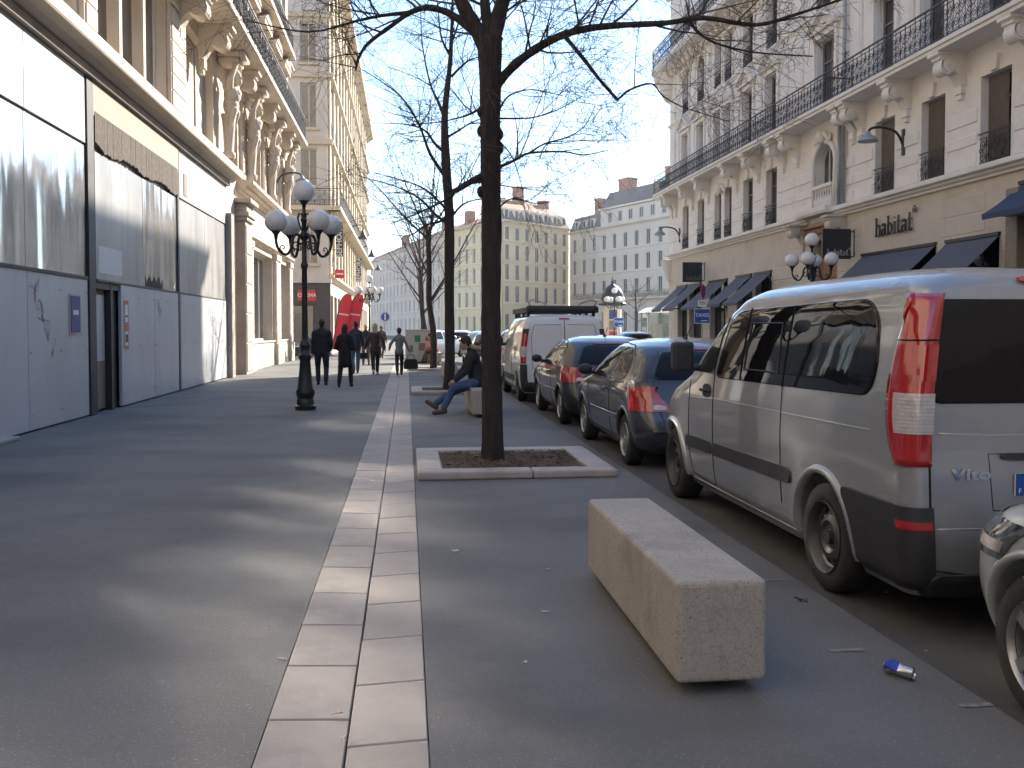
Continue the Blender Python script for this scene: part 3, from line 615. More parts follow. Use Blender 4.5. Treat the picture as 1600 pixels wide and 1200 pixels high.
# ================================================================ FAR BUILDINGS
def far(name, label, pr, pl, zs, wm, ncol, ww, h, roofm, rows_z, dp=11, pane='pane_far', fr='window_white'):
    pr, pl = Vector(pr+(0,)), Vector(pl+(0,)); L_ = (pl-pr).length; ang = math.atan2(pl.y-pr.y, pl.x-pr.x)
    t = thing(name, label, 'building', pr, ang); sp = L_/ncol; ops = []
    for z0, z1 in rows_z: ops += [(sp*(i+.5)-ww/2, sp*(i+.5)+ww/2, z0, z1) for i in range(ncol)]
    wall(t, 0, L_, -.05, h, ops, .25, wm); B('rear_wall', wm, t, (.05 if dp > 5 else .6, L_-.05, -dp, -.4, -.05, h-.05))
    if dp > 5: B('side_wall', wm, t, (-.02, .0, -dp, 0, -.05, h)); B('side_wall', wm, t, (L_, L_+.02, -dp, 0, -.05, h))
    for a, b, c, d in ops: window(t, (a+b)/2, c, b-a, d-c, .2, fr, pane, fw=.1, trans=0, mull=1, sill=None)
    for z0, z1 in rows_z[1:]: moulding(t, 'string_course', wm, 0, L_, corn(z0-.35, z0-.15, .12))
    moulding(t, 'cornice', wm, -.05, L_+.05, corn(h, h+.45, .5))
    return t, L_, ops
t, L_, ops = far('yellow_building', 'pale yellow building with grey mansard roof in the background', (28.2,160), (15.2,147), None, 'far_yellow', 7, 1.15, 18.4, 'slate', [(1.0,3.9),(5.7,8.4),(9.3,11.9),(12.5,15.0),(15.7,17.8)], .9)
MB().prism([(.1,18.85),(-1.0,21.0),(-3,22),(-3,18.85)], 0, L_, 'x').obj('roof', 'slate', t)
MB().add([(0,-1.05,21.02),(L_,-1.05,21.02),(L_-5,-6,23.6),(2,-6,23.6)], [(0,1,2,3)]).obj('roof_ridge', 'tile_red', t)
for i in range(7): d_ = B('dormer', 'far_grey', t, (L_/7*(i+.5)-.6, L_/7*(i+.5)+.6, -1.2, -.2, 19.1, 20.7)); B('pane', 'pane_far', d_, (L_/7*(i+.5)-.4, L_/7*(i+.5)+.4, -.2, -.18, 19.3, 20.5))
for u, w, h in ((1.0,1.6,23.6),(8.2,1.4,25.2),(15.5,2.2,23.6)): B('chimney', 'chimney', t, (u,u+w,-5,-3.6,19,h), (u-.1,u+w+.1,-5.1,-3.5,h,h+.25))
t, L_, ops = far('cream_building', 'long cream building row receding behind the bare trees', (15.1,147.2), (6.3,165), None, 'far_yellow', 8, .95, 18.2, 'slate', [(1.0,3.6),(5.0,7.6),(8.9,11.6),(12.4,14.9),(15.5,17.3)], .9)
MB().add([(.3,.1,18.65),(L_,.1,18.65),(L_,-6,21),(6,-6,21),(L_,-9,18.65),(7,-9,18.65)], [(0,1,2,3),(2,4,5,3),(0,3,5),(1,4,2)]).obj('roof', 'tile_red', t)
for u, w, h in ((9,1.8,22.4),(15,1.4,22)): B('chimney', 'chimney', t, (u,u+w,-4,-2.6,19,h))
t, L_, ops = far('pink_building', 'pinkish building far down the street left of the trees', (6.2,165.2), (-9,237), None, 'far_pink', 18, 1.2, 17.6, 'slate', [(1.0,3.6),(5.0,7.4),(8.6,11.0),(12.0,14.2),(15.0,16.8)])
MB().prism([(.1,18),(-1.2,19.4),(-6,20.6),(-11,19),(-11,18)], 0, L_, 'x').obj('roof', 'tile_red', t)
for u, w, h in ((8,2,22.2),(24,2,22.4),(45,2,22.2)): B('chimney', 'chimney', t, (u,u+w,-4,-2.6,18,h))
t, L_, ops = far('grey_building', 'pale grey building with roof storey and red chimneys in the background', (41.5,125.6), (28.3,159.8), None, 'far_grey', 12, 1.15, 17.7, 'slate', [(1.0,4.2),(7.1,9.4),(10.7,13.2),(14.4,16.8)])
B('attic_storey', 'far_grey', t, (.1, L_-9, -10, -.5, 18.15, 20.9)); moulding(t, 'cornice', 'far_grey', 0, L_-8.8, corn(20.9, 21.2, -.1))
for i in range(9): window(t, 1.6+2.9*i, 18.7, 1.1, 1.7, .46, 'window_white', 'pane_far', fw=.1, trans=0)
MB().prism([(-.6,21.2),(-2.2,24.0),(-9,25.4),(-10,21.2)], .1, L_-9, 'x').obj('roof', 'slate', t)
MB().prism([(.1,18.15),(-1.0,20.6),(-6,22),(-10,20.6),(-10,18.15)], L_-9, L_, 'x').obj('roof', 'slate', t)
for i in range(3): d_ = B('dormer', 'far_grey', t, (L_-7.6+2.5*i, L_-6.5+2.5*i, -1.1, -.1, 18.3, 19.9)); B('pane', 'pane_far', d_, (L_-7.4+2.5*i, L_-6.7+2.5*i, -.1, -.08, 18.5, 19.7))
for u, w, h in ((11,2,25.9),(23,2.6,25.7),(L_-5,1.2,23.4)): B('chimney', 'chimney', t, (u,u+w,-4.5,-2.6,20,h), (u-.1,u+w+.1,-4.6,-2.5,h,h+.3))
railing(t, 2, L_-2, .7, 6.35, 1.0, 1.6); B('balcony_slab', 'far_grey', t, (1.8, L_-1.8, 0, .8, 6.1, 6.33))

# ================================================================ LEFT BUILDING (under renovation)
XL = -5.7; SLY = .75
lb = thing('ornate_building', 'cream stone building with carved figures under its balcony, boarded up at street level', 'building', (XL, SLY, 0), -PI/2)
def Y(a, b): return (-b, -a)
wall(lb, -46, -29.6, -.05, 6.3, [(*Y(29.9,31.5),-.05,5.2), (*Y(34.4,40),1.05,4.55), (*Y(41.8,44.8),1.05,4.55)], .45, 'stone_left')
B('wall', 'stone_left_grey', lb, (-29.6, 55, -.5, -.25, -.05, 6.3))
f1 = [Y(4.5,9.5), Y(11,16.4), Y(17.3,22.5), Y(24.2,28.0), Y(30.2,32.0), Y(34.2,37), Y(39.2,42), Y(43.7,45.4)]
wall(lb, -46, 55, 6.3, 10.0, [(a, b, 6.75, 9.6) for a, b in f1], .35, 'stone_left')
cl = [-(4+3.05*i) for i in range(14)]
for z0, z1, h0, h1 in ((10.0,14.2,10.25,13.3),(14.2,18,14.6,17.2),(18,22.5,18.4,21)):
    wall(lb, -46, 55, z0, z1, [(u-.65, u+.65, h0, h1) for u in cl], .32, 'stone_left')
    for u in cl:
        window(lb, u, h0, 1.3, h1-h0, .28, 'window_white', 'pane')
        s = MB(); s.box(u-.9,u-.67,0,.12,h0,h1+.15).box(u+.67,u+.9,0,.12,h0,h1+.15).box(u-1.0,u+1.0,0,.3,h1+.15,h1+.35)
        if z0 == 10.0: s.prism([(u-1.0,h1+.35),(u+1.0,h1+.35),(u,h1+.85)], 0, .34, 'y')
        s.obj('window_surround', 'stone_left', lb)
    moulding(lb, 'string_course', 'stone_left', -46.1, 8, corn(z1-.2, z1+.05, .3))
B('rear_wall', 'stone_left', lb, (-45.98, 55, -14, -.52, -.05, 22.4)); B('side_wall', 'stone_left', lb, (-46, -45.98, -14, 0, -.05, 22.5))
moulding(lb, 'cornice', 'stone_left', -46.3, 8, corn(22.5, 23.1, .8)); MB().prism([(0,23.1),(-2.2,26.5),(-13,27),(-14,23.1)], -46, 8, 'x').obj('roof', 'slate', lb)
# ledge over the hoarding
moulding(lb, 'ledge', 'stone_left', -30.0, 8, [(0,6.2),(.2,6.22),(.3,6.3),(.5,6.33),(.52,6.36),(.52,6.56),(.46,6.6),(0,6.62)])
B('soffit', 'stone_left_grey', lb, (-29.6, 8, -.3, .18, 6.05, 6.19))
# first floor glazing
for i, (a, b) in enumerate(f1):
    w = b-a; big = i in (0, 1, 2)
    window(lb, (a+b)/2, 6.75, w, 2.85, .28, 'stone_left_grey' if not big else 'window_white', 'pane' if big else ('blind_cream' if i == 3 else 'pane_sky'), fw=.12, mull=2 if w > 3 else 1, trans=0)
    if big: 
        for k in (1, 2): B('pier', 'stone_left', lb, (a+w*k/3-.09, a+w*k/3+.09, -.27, -.02, 6.76, 9.59))
for a, b in (Y(9.6,10.9), Y(16.5,17.2), Y(22.6,24.1), Y(32.3,34.0), Y(37.2,39.0), Y(42.2,43.5)):
    pl = B('pilaster', 'stone_left', lb, (a,b,0,.1,6.64,9.5), (a-.04,b+.04,0,.16,6.64,6.9), (a-.04,b+.04,0,.18,9.4,9.7), bevel=.015)
    for k in range(6): B('stone_block', 'stone_left', pl, (a+.06,b-.06,.1,.13,6.96+.4*k,7.33+.4*k), bevel=.01)
# balcony
bs = MB().prism([(0,9.98),(.7,10.0),(.95,10.06),(1.05,10.1),(1.1,10.14),(1.1,10.3),(0,10.32)], -44.2, -14, 'x').obj('balcony_slab', 'stone_left', lb)
railing(lb, -44.1, -14.1, 1.02, 10.32, 1.05); railing(lb, -44, -22.9, .5, 14.3, .9)
B('balcony_slab', 'stone_left', lb, (-44.1, -22.8, 0, .6, 14.1, 14.3))
for y in (23.6, 26.3, 30.9, 35.5, 40.6): console(lb, -y, 9.98, 'stone_left', 1.05, .5)
# carved figures holding the balcony
fg = MB()
fg.lathe([(.16,0),(.2,.05),(.2,.18),(.15,.22),(.17,.7),(.2,1.15),(.24,1.35)], 10, (0,.22,0))            # tapering pillar
fg.ell((0,.3,1.62), (.3,.24,.36)); fg.ell((0,.34,1.95), (.36,.26,.3)); fg.ell((0,.46,2.0), (.25,.16,.16))  # belly, chest
for s in (-1, 1):
    fg.capsule((s*.3,.3,2.12), (s*.52,.38,2.35), .13, .1); fg.capsule((s*.52,.38,2.35), (s*.3,.5,2.74), .1, .075); fg.ell((s*.26,.5,2.82), (.09,.1,.08), 8, 6)
    fg.capsule((s*.2,.42,1.45), (s*.26,.3,.9), .12, .06)
fg.capsule((0,.34,2.15), (0,.42,2.34), .11, .1); fg.ell((0,.46,2.5), (.14,.17,.19)); fg.ell((0,.62,2.48), (.03,.05,.05), 6, 5); fg.ell((0,.52,2.38), (.12,.12,.15)); fg.ell((0,.42,2.6), (.17,.17,.13))
fg.box(-.42,.42,0,.62,2.86,3.02); fg.box(-.5,.5,0,.78,3.02,3.18)
figm = fg.mesh('carved_figure', 'stone_left', True)
for y in (28.9, 33.1, 38.1, 42.9): new('carved_figure', figm, lb, (-y, .06, 6.8))
console(lb, -20.0, 9.98, 'stone_left', 1.05, .5); console(lb, -16.8, 9.98, 'stone_left', 1.05, .5)
# street level of the finished bay
for a, b in (Y(32.8,34.2), Y(40.2,41.6), Y(44.9,45.95)):
    p = B('pilaster', 'stone_left', lb, (a,b,0,.14,.9,4.6), (a-.05,b+.05,0,.22,0,.9), (a-.04,b+.04,0,.2,4.5,4.75), bevel=.015)
    for k in range(7): B('stone_block', 'stone_left', p, (a+.05,b-.05,.14,.165,.95+.5*k,1.43+.5*k), bevel=.012)
moulding(lb, 'string_course', 'stone_left', -46.1, -32.4, corn(4.75, 4.95, .25)); moulding(lb, 'cornice', 'stone_left', -46.2, -31.8, corn(6.25, 6.62, .55))
for a, b in (Y(34.4,40), Y(41.8,44.8)):
    window(lb, (a+b)/2, 1.05, b-a, 3.5, .4, 'window_white', 'pane', fw=.1, mull=3 if b-a > 4 else 1, trans=0)
    B('plinth', 'stone_left', lb, (a,b,0,.06,0,1.0), (a-.02,b+.02,0,.12,1.0,1.06), bevel=.01)
pr = B('portal', 'stone_left_grey', lb, (*Y(31.5,32.8),0,.32,-.05,5.2), (*Y(29.4,29.9),0,.24,-.05,5.2), bevel=.02)
B('capital', 'stone_left_grey', lb, (-32.85,-31.4,0,.4,5.2,5.34), (-32.9,-31.35,0,.46,5.34,5.5), (-32.8,-31.45,0,.38,5.5,5.78), (-32.98,-31.27,0,.54,5.78,5.95), bevel=.03)
for i in range(5): B('stone_block', 'stone_left_grey', pr, (-31.42-1.3, -31.5-.06, .32, .345, .1+1.0*i, 1.05+1.0*i), bevel=.015)
bw = B('brick_reveal', 'mortar', lb, (*Y(29.92,30.5),-.45,.05,0,5.2))
bme = MB().box(0,.25,0,.012,0,.075).mesh('brick', 'brick_red')
for r_ in range(58):
    for k in range(2): new('brick', bme, bw, (-30.5+.01+.29*k+(.0 if r_ % 2 else -.02), .05, .03+.089*r_))
B('door', 'wood_door', lb, (*Y(30.5,31.5),-.44,-.38,0,5.2), bevel=.01)
wall_lamp(XL, 41.3+SLY, 8.15, 1, 'arm lamp on the cream facade above the big window')

# ================================================================ HOARDING
hd = thing('hoarding', 'tall construction hoarding of white boards and dull reflective panels', 'hoarding', (XL, SLY, 0), -PI/2)
def pan(name, m, y0, y1, z0, z1, d0=.02, d1=.08, bev=.004): return B(name, m, hd, (-y1, -y0, d0, d1, z0, z1), bevel=bev)
for y0, y1 in ((4.0,6.4),(6.42,8.9),(8.92,11.3),(11.32,13.85),(13.87,16.5),(18.45,20.9),(20.92,23.1),(23.35,26.3),(26.32,29.45)):
    pan('white_board', 'hoarding_white', y0, y1, .03, 2.43)
for y0, y1 in ((8.0,10.9),(10.92,13.85),(13.87,16.5),(17.05,20.1),(20.12,23.1),(23.35,26.3),(26.32,29.45)):
    pan('reflective_panel', 'hoarding_matte' if y0 in (17.05, 23.35, 26.32) else 'hoarding_glossy', y0, y1, 2.47, 4.8, .01, .06)
for y0, y1 in ((8.0,10.9),(10.92,13.85),(13.87,16.5),(23.35,26.3),(26.32,29.45)): pan('upper_board', 'hoarding_top', y0, y1, 4.84, 6.04)
pan('upper_board', 'hoarding_top', 17.05, 23.1, 4.6, 5.3, -.02, .008)
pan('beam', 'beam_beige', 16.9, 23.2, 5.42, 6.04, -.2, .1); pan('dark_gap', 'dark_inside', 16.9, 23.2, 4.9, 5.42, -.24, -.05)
for y0, y1, w in ((16.56,16.9,.1),(23.12,23.26,.09)): pan('post', 'steel_post', y0, y1, 0, 6.04, -.05, w)
pan('rail', 'steel_post', 8, 16.5, 2.43, 2.49, .02, .1); pan('rail', 'steel_post', 17, 29.4, 2.43, 2.475, .02, .09)
tf = MB(); r2 = random.Random(5); n = 70; lo = []
for i in range(n+1):
    y = 16.95 + 6.15*i/n; lo.append((-y, 4.95 - .05*math.sin(i*.23) + r2.uniform(-.03,.03) - .1*abs(math.sin(i*.11))))
for (a, za), (b, zb) in zip(lo, lo[1:]): tf.prism([(a,za),(b,zb),(b,5.5),(a,5.5)], .04, .105+.004*(r2.random()), 'y')
tf.obj('torn_felt', 'torn_felt', hd)
dd = pan('door', 'wood_old', 17.1, 17.85, .04, 2.3, -.12, -.06); B('door_panel', 'hoarding_white', dd, (-17.8,-17.15,-.06,-.045,.95,2.2)); pan('door_frame', 'steel_post', 17.87, 18.0, 0, 2.42, -.15, .06); pan('door_jamb', 'steel_post', 18.0, 18.42, 0, 2.42, -.12, -.02)
pan('lintel', 'steel_post', 17, 18.44, 2.3, 2.43, -.14, .05)
B('hatch', 'wood_old', hd, (-24.15,-23.8,.081,.095,4.95,5.5)); B('white_patch', 'white_paint', hd, (-18.6,-17.2,.0605,.064,2.6,3.1))  # wooden hatch; plain white patch low on a panel
tp = MB()
for i in range(9): a = -21.7+.16*i; tp.prism([(a,2.48),(a+.17,2.48),(a+.16,2.55+.22*abs(math.sin(i*1.3))),(a+.02,2.5+.22*abs(math.sin(i*1.3-1)))], .0605, .066, 'y')
tp.obj('torn_edge', 'torn_felt', hd)
scm = MB().lathe([(0,.012),(.012,.01),(.016,0)], 8, axis='y').mesh('screw', 'zinc')
for y0, y1 in ((13.87,16.5),(18.45,20.9),(20.92,23.1),(23.35,26.3)):
    for yy in (y0+.08, (y0+y1)/2, y1-.08):
        for zz in (.25, 1.2, 2.2): new('screw', scm, hd, (-yy, .08, zz))
# scrawled tags
def scrawl(cy_, cz, sy, sz, n, seed, m, t=.007):
    r_ = random.Random(seed); mb = MB()
    for k in range(n):
        x0 = -cy_ + sy*(k/n-.5) + r_.uniform(-.05,.05); z0 = cz + sz*(.5-k/n) + r_.uniform(-.1,.1); pts = [(x0, .083, z0)]
        for j in range(5): pts.append((x0 + r_.uniform(-.16,.16), .083, z0 + r_.uniform(-.16,.16)))
        c = crom(pts, 5)
        for a, b in zip(c, c[1:]):
            d = (b-a); q = Vector((-d.z, 0, d.x)); 
            if q.length > 1e-5: q = q.normalized()*t; mb.add([a+q, b+q, b-q, a-q], [(0,1,2,3)])
    mb.obj('graffiti', m, hd)
scrawl(14.5, 1.72, -.75, 1.0, 8, 3, 'graffiti_pink', .008); scrawl(21.3, 1.95, -.5, .25, 4, 8, 'graffiti_grey'); scrawl(27.4, 1.6, -1.2, .9, 6, 21, 'graffiti_grey', .012)
pst = thing('poster', 'small dark blue poster screwed to the white hoarding boards', 'poster', (XL+.085, 15.85+SLY, 1.5)); B('sheet', 'blue_poster', pst, (0,.012,-.22,.22,0,.62)); B('border', 'hoarding_top', pst, (-.003,.004,-.3,.27,-.06,.65))
B('print', 'white_paint', pst, (.0125,.014,-.13,.13,.3,.38)); B('print', 'red_sign', pst, (.0125,.014,-.2,-.1,.02,.07))
nt_ = thing('notice', 'narrow orange and white safety notice beside the hoarding door', 'notice', (XL+.085, 18.75+SLY, 1.15)); B('sheet', 'white_paint', nt_, (0,.006,-.14,.14,0,.98))
for z0, z1 in ((0,.07),(.36,.54),(.9,.98)): B('orange_band', 'orange_ink', nt_, (.0065,.009,-.14,.14,z0,z1))
B('print', 'iron', nt_, (.0065,.009,-.08,.08,.14,.3)); B('print', 'iron', nt_, (.0065,.009,-.07,.07,.64,.68))
for s in (-1, 1): B('orange_band', 'orange_ink', nt_, (.0065,.0085,s*.128-.012,s*.128+.012,.07,.9))
tag(B('concrete_step', 'concrete', None, (XL, XL+.3, 12.6, 13.7, 0, .06), bevel=.015), 'low pale concrete step at foot of the hoarding', 'step')

# ================================================================ SHOP BUILDING ACROSS THE SIDE STREET
XS, YS = -4.6, 56.2
sb = thing('corner_building', 'golden stone corner building with dark grey shop beyond the side street', 'building', (XS, YS, 0), -PI/2)
n = 17; fl = [(5.2,8.0),(9.0,12.1),(13.2,16.0),(17.0,19.5),(20.4,22.3)]; ops = []
for z0, z1 in fl: ops += [(-(2.2+3.2*i)-.6, -(2.2+3.2*i)+.6, z0, z1) for i in range(n)]
gfo = [(-(1.2+3.2*i)-2.4, -(1.2+3.2*i), .4, 3.6) for i in range(n)]
wall(sb, -56, 0, 4.5, 23.6, ops, .3, 'stone_gold'); wall(sb, -56, 0, -.05, 4.5, gfo, .3, 'stone_gold', 'shop_wall')
for a, b, c, d in ops: window(sb, (a+b)/2, c, b-a, d-c, .25, 'window_white', 'pane', fw=.08, trans=0); guard(sb, (a+b)/2, c, b-a, .1, .85)
for a, b, c, d in gfo: window(sb, (a+b)/2, c, b-a, d-c, .25, 'iron', 'pane', fw=.1, trans=0)
for z in (4.5, 12.5, 16.4, 19.9): moulding(sb, 'string_course', 'stone_gold', -56.1, .1, corn(z-.1, z+.25, .35))
for z in (8.6,): B('balcony_slab', 'stone_gold', sb, (-56, .6, 0, .8, z-.1, z+.15)); railing(sb, -40, .55, .74, z+.15, 1.0, 1.6)
moulding(sb, 'cornice', 'stone_gold', -56.3, .4, corn(23.6, 24.2, .8)); MB().prism([(0,24.2),(-2,27),(-12,27.4),(-13,24.2)], -56, 0, 'x').obj('roof', 'slate', sb)
for i in range(n): B('pilaster', 'stone_gold', sb, (-(.6+3.2*i)-.35, -(.6+3.2*i)+.35, 0, .15, 4.8, 23.5), bevel=.02)
# the end facing the camera: same thing, turned parts
en = new('end_wall', None, sb, (0, 0, 0), (0, 0, PI/2))       # local x -> +X, y -> towards -Y, reversed
eops = [(-1.55,-.6,z0,z1) for z0, z1 in ((10.0,12.2),(13.4,16.0),(17.2,19.6),(5.4,7.9))] + [(-4.6,-3.6,z0,z1) for z0, z1 in ((10.0,12.2),(13.4,16.0),(17.2,19.6),(5.4,7.9))]
eb = MB()
def face_end(x0, x1, z0, z1, y=-.0): eb.add([(x0,y,z0),(x1,y,z0),(x1,y,z1),(x0,y,z1)], [(0,1,2,3)])
us = sorted({-13,0,*[o[0] for o in eops],*[o[1] for o in eops]}); zs = sorted({4.5,23.6,*[o[2] for o in eops],*[o[3] for o in eops]})
for a, b in zip(us, us[1:]):
    for c, d in zip(zs, zs[1:]):
        if not any(o[0] < (a+b)/2 < o[1] and o[2] < (c+d)/2 < o[3] for o in eops): face_end(a, b, c, d)
for a, b, c, d in eops:
    for q in ([(a,0,c),(a,.3,c),(a,.3,d),(a,0,d)], [(b,0,c),(b,.3,c),(b,.3,d),(b,0,d)], [(a,0,c),(b,0,c),(b,.3,c),(a,.3,c)], [(a,0,d),(b,0,d),(b,.3,d),(a,.3,d)]): eb.add(q, [(0,1,2,3)])
eo = eb.obj('wall', 'stone_end_shaded', en)
for a, b, c, d in eops:
    w_ = window(en, (a+b)/2, c, b-a, d-c, 0, 'window_white', 'pane_sky', fw=.07, trans=0); w_.location = ((a+b)/2, .26, c); w_.rotation_euler = (0, 0, PI)
    B('sill', 'stone_gold', en, (a-.15, b+.15, -.2, .02, c-.15, c-.02))
for z in (8.6,): B('balcony_slab', 'stone_gold', en, (-6, .75, -.75, .05, z-.1, z+.15)); hr = railing(en, -6, .7, -.7, z+.15, 1.0, 1.2)
for z in (12.5, 16.4, 19.9): B('string_course', 'stone_gold', en, (-13, .3, -.25, 0, z-.08, z+.2))
B('ground_floor_cladding', 'shop_grey', en, (-13, .12, -.08, .2, 0, 4.25), bevel=.01); B('cladding_cornice', 'stone_end_shaded', en, (-13, .2, -.3, .1, 4.25, 4.55), bevel=.02)
for a, b in ((-2.4,-.9),(-4.8,-3)): B('shop_window', 'pane', en, (a,b,-.1,-.07,.3,2.9)); B('lining', 'wood_old', en, (a+.1,b-.6,-.11,-.095,.3,2.5))
B('door_lintel', 'iron', en, (-2.6,-.7,-.16,-.07,2.9,3.05))
B('rear_wall', 'stone_gold', sb, (-55.9,-.4,-13,-.4,-.05,23.5))
sg = thing('red_sign', 'red shop sign with white capitals on the dark grey shopfront', 'sign', (-5.82, 56.06, 3.52)); B('panel', 'red_sign', sg, (-.55,.5,-.05,.0,-.33,.33), bevel=.02)
L1 = new('lettering', text_mesh('CINEMA', .3, 'white_paint', .004, .004), sg, (-.02,-.056,0), (PI/2,0,0))
def flag_sign(y, z0, h, label):
    t = thing('vertical_sign', label, 'sign', (-4.05, y, z0), 0, 'black vertical signs on the golden facade'); B('panel', 'sign_dark', t, (-.22,.22,-.05,.05,0,h), bevel=.01)
    new('lettering', text_mesh('SEPHORA', h*.24, 'white_paint', .004, .006), t, (0,-.056,h/2), (PI/2, -PI/2, 0)); B('bracket', 'iron', t, (-.56,-.2,-.02,.02,h*.2,h*.2+.04), (-.56,-.2,-.02,.02,h*.8,h*.8+.04))
flag_sign(57.8, 5.95, 1.95, 'nearer black vertical sign with white capitals above the red banners')
flag_sign(81.5, 5.6, 2.05, 'farther black vertical sign with white capitals near the far globe lamp')
t = thing('red_box_sign', 'small red projecting sign above the red banners', 'sign', (-4.0, 57.2, 4.6)); B('panel', 'red_sign', t, (-.28,.28,-.06,.06,0,.52), bevel=.02); B('stripe', 'white_paint', t, (-.22,.22,-.063,-.055,.22,.3)); B('bracket', 'iron', t, (-.6,-.27,-.02,.02,.24,.28))
for k, (y, lab) in enumerate(((68.2,'bell lamp on arm, nearest along the golden facade'),(85.2,'bell lamp on arm, second along the golden facade'),(104.5,'bell lamp on arm, farthest along the golden facade'))):
    t = thing('bracket_lamp', lab, 'lamp', (-4.6, y, 8.6), 0, 'bell lamps along the golden facade')
    MB().tube(crom([(0,0,0),(.5,0,.2),(1.1,0,.42),(1.45,0,.4),(1.5,0,.1)]), .035, 6).obj('arm', 'iron', t); MB().lathe([(.03,.1),(.1,.0),(.14,-.2),(.34,-.5),(.36,-.58),(0,-.55)], 12, (1.5,0,0)).obj('lamp_shade', 'iron', t, smooth=True)
def banner(x, y, rz, label):
    t = thing('feather_banner', label, 'banner', (x, y, 0), rz, 'red feather banners'); t.rotation_euler = (0, R(9), rz)
    B('base', 'iron', t, (-.3,.3,-.03,.03,0,.03), (-.03,.03,-.3,.3,.031,.06)); pole = crom([(0,0,.05),(0,0,2.4),(.06,0,3.2),(.28,0,3.62),(.55,0,3.7)], 6); MB().tube(pole, .018, 6).obj('pole', 'iron', t)
    mb = MB(); N_ = 26
    left = [(0,.35)] + [(p.x, p.z) for p in pole if p.z > .36]; 
    def xl(z): 
        for p, q in zip(pole, pole[1:]):
            if p.z <= z <= q.z: f = (z-p.z)/max(q.z-p.z,1e-6); return p.x+(q.x-p.x)*f
        return pole[-1].x
    for i in range(N_+1):
        z = .35 + (3.66-.35)*i/N_; x0 = xl(z)+.01; x1 = .72 if z < 3.2 else .72 - .1*((z-3.2)/.46)**2; x1 = .38+.34*min(1, (z-.35)/1.4) if z < 1.7 else x1
        for k in range(5): f = k/4; mb.v.append((x0+(max(x1,x0+.01)-x0)*f, .05*math.sin(f*4+z*2.2)*f, z))
    for i in range(N_):
        for k in range(4): mb.f.append((i*5+k, i*5+k+1, i*5+k+6, i*5+k+5)); mb.mi.append(0)
    o = mb.obj('cloth', 'red_flag', t, smooth=True); s = o.modifiers.new('s', 'SOLIDIFY'); s.thickness = .006
    for k in range(7): B('lettering', 'white_paint', t, (.08+.085*k,.14+.085*k,-.02,-.014,2.42,2.5))
banner(-4.35, 54.8, R(-4), 'red feather banner nearer the dark grey shopfront'); banner(-3.7, 55, R(8), 'red feather banner standing closer to the walking people')

# ================================================================ STONE BENCHES, PLANTERS, LAMPS
bm_ = MB().box(0,.4,0,1.95,.055,.495).mesh('seat_block', 'concrete'); bf_ = MB().box(.07,.33,0,.3,0,.056).mesh('foot', 'concrete')
def bench(y, label):
    t = thing('stone_bench', label, 'bench', (1.135, y-.11, 0), 0, 'stone block benches on the pavement'); o = new('seat_block', bm_, t); b = o.modifiers.new('b', 'BEVEL'); b.width = .025; b.segments = 3
    for yy in (.3, 1.35): new('foot', bf_, t, (0, yy, 0))
bench(3.9, 'large stone block bench in front of the silver van'); bench(16.3, 'stone block bench on which the man in jeans sits')
bench(28.7, 'pale stone block bench partly hidden behind the second tree'); bench(41.1, 'small far stone bench under the person in red')
def planter(y, label):
    t = thing('tree_planter', label, 'planter', (.11, y-.05, 0), 0, 'square tree planters'); w, d, k, h = 2.1, 2.0, .27, .085
    for (x0, x1, y0, y1) in ((0,1.2,0,k),(1.205,w,0,k),(0,.9,d-k,d),(.905,w,d-k,d),(0,k,k+.004,1.05),(0,k,1.055,d-k-.004),(w-k,w,k+.004,.95),(w-k,w,.955,d-k-.004)): B('kerb_stone', 'kerb', t, (x0,x1,y0,y1,0,h+rnd.uniform(-.003,.003)), bevel=.022)
    s = MB(); n = 26; r_ = random.Random(int(y*10)); xs = [k+(w-2*k)*i/n for i in range(n+1)]; ys = [k+(d-2*k)*i/n for i in range(n+1)]
    for yy in ys:
        for xx in xs: s.v.append((xx, yy, .045+r_.uniform(-.012,.014)+.02*math.exp(-((xx-.9)**2+(yy-1.0)**2)*6)))
    for j in range(n):
        for i in range(n): s.f.append((j*(n+1)+i, j*(n+1)+i+1, (j+1)*(n+1)+i+1, (j+1)*(n+1)+i)); s.mi.append(0)
    s.obj('soil', 'soil', t)
    l = MB()
    for _ in range(900 if y < 12 else 150):
        x, yy, a, q = r_.uniform(k+.02,w-k-.02), r_.uniform(k+.02,d-k-.02), r_.uniform(0,6.3), r_.uniform(.012,.04); z = .062+r_.uniform(0,.025)
        c, s_ = math.cos(a)*q, math.sin(a)*q; l.add([(x-c,yy-s_,z),(x+s_*.5,yy-c*.5,z+r_.uniform(-.008,.012)),(x+c,yy+s_,z+r_.uniform(-.01,.014)),(x-s_*.5,yy+c*.5,z)], [(0,1,2,3)])
    l.obj('leaf_litter', 'leaf_litter', t)['kind'] = 'stuff'
TY = [10.6, 23.0, 35.4, 47.8, 60.2]
for y, lab in zip(TY, ('kerbed square planter with brown leaf litter around the nearest tree','kerbed planter around the second tree beyond the sitting man','kerbed planter around the third tree, half in sun')): planter(y-1.0, lab)

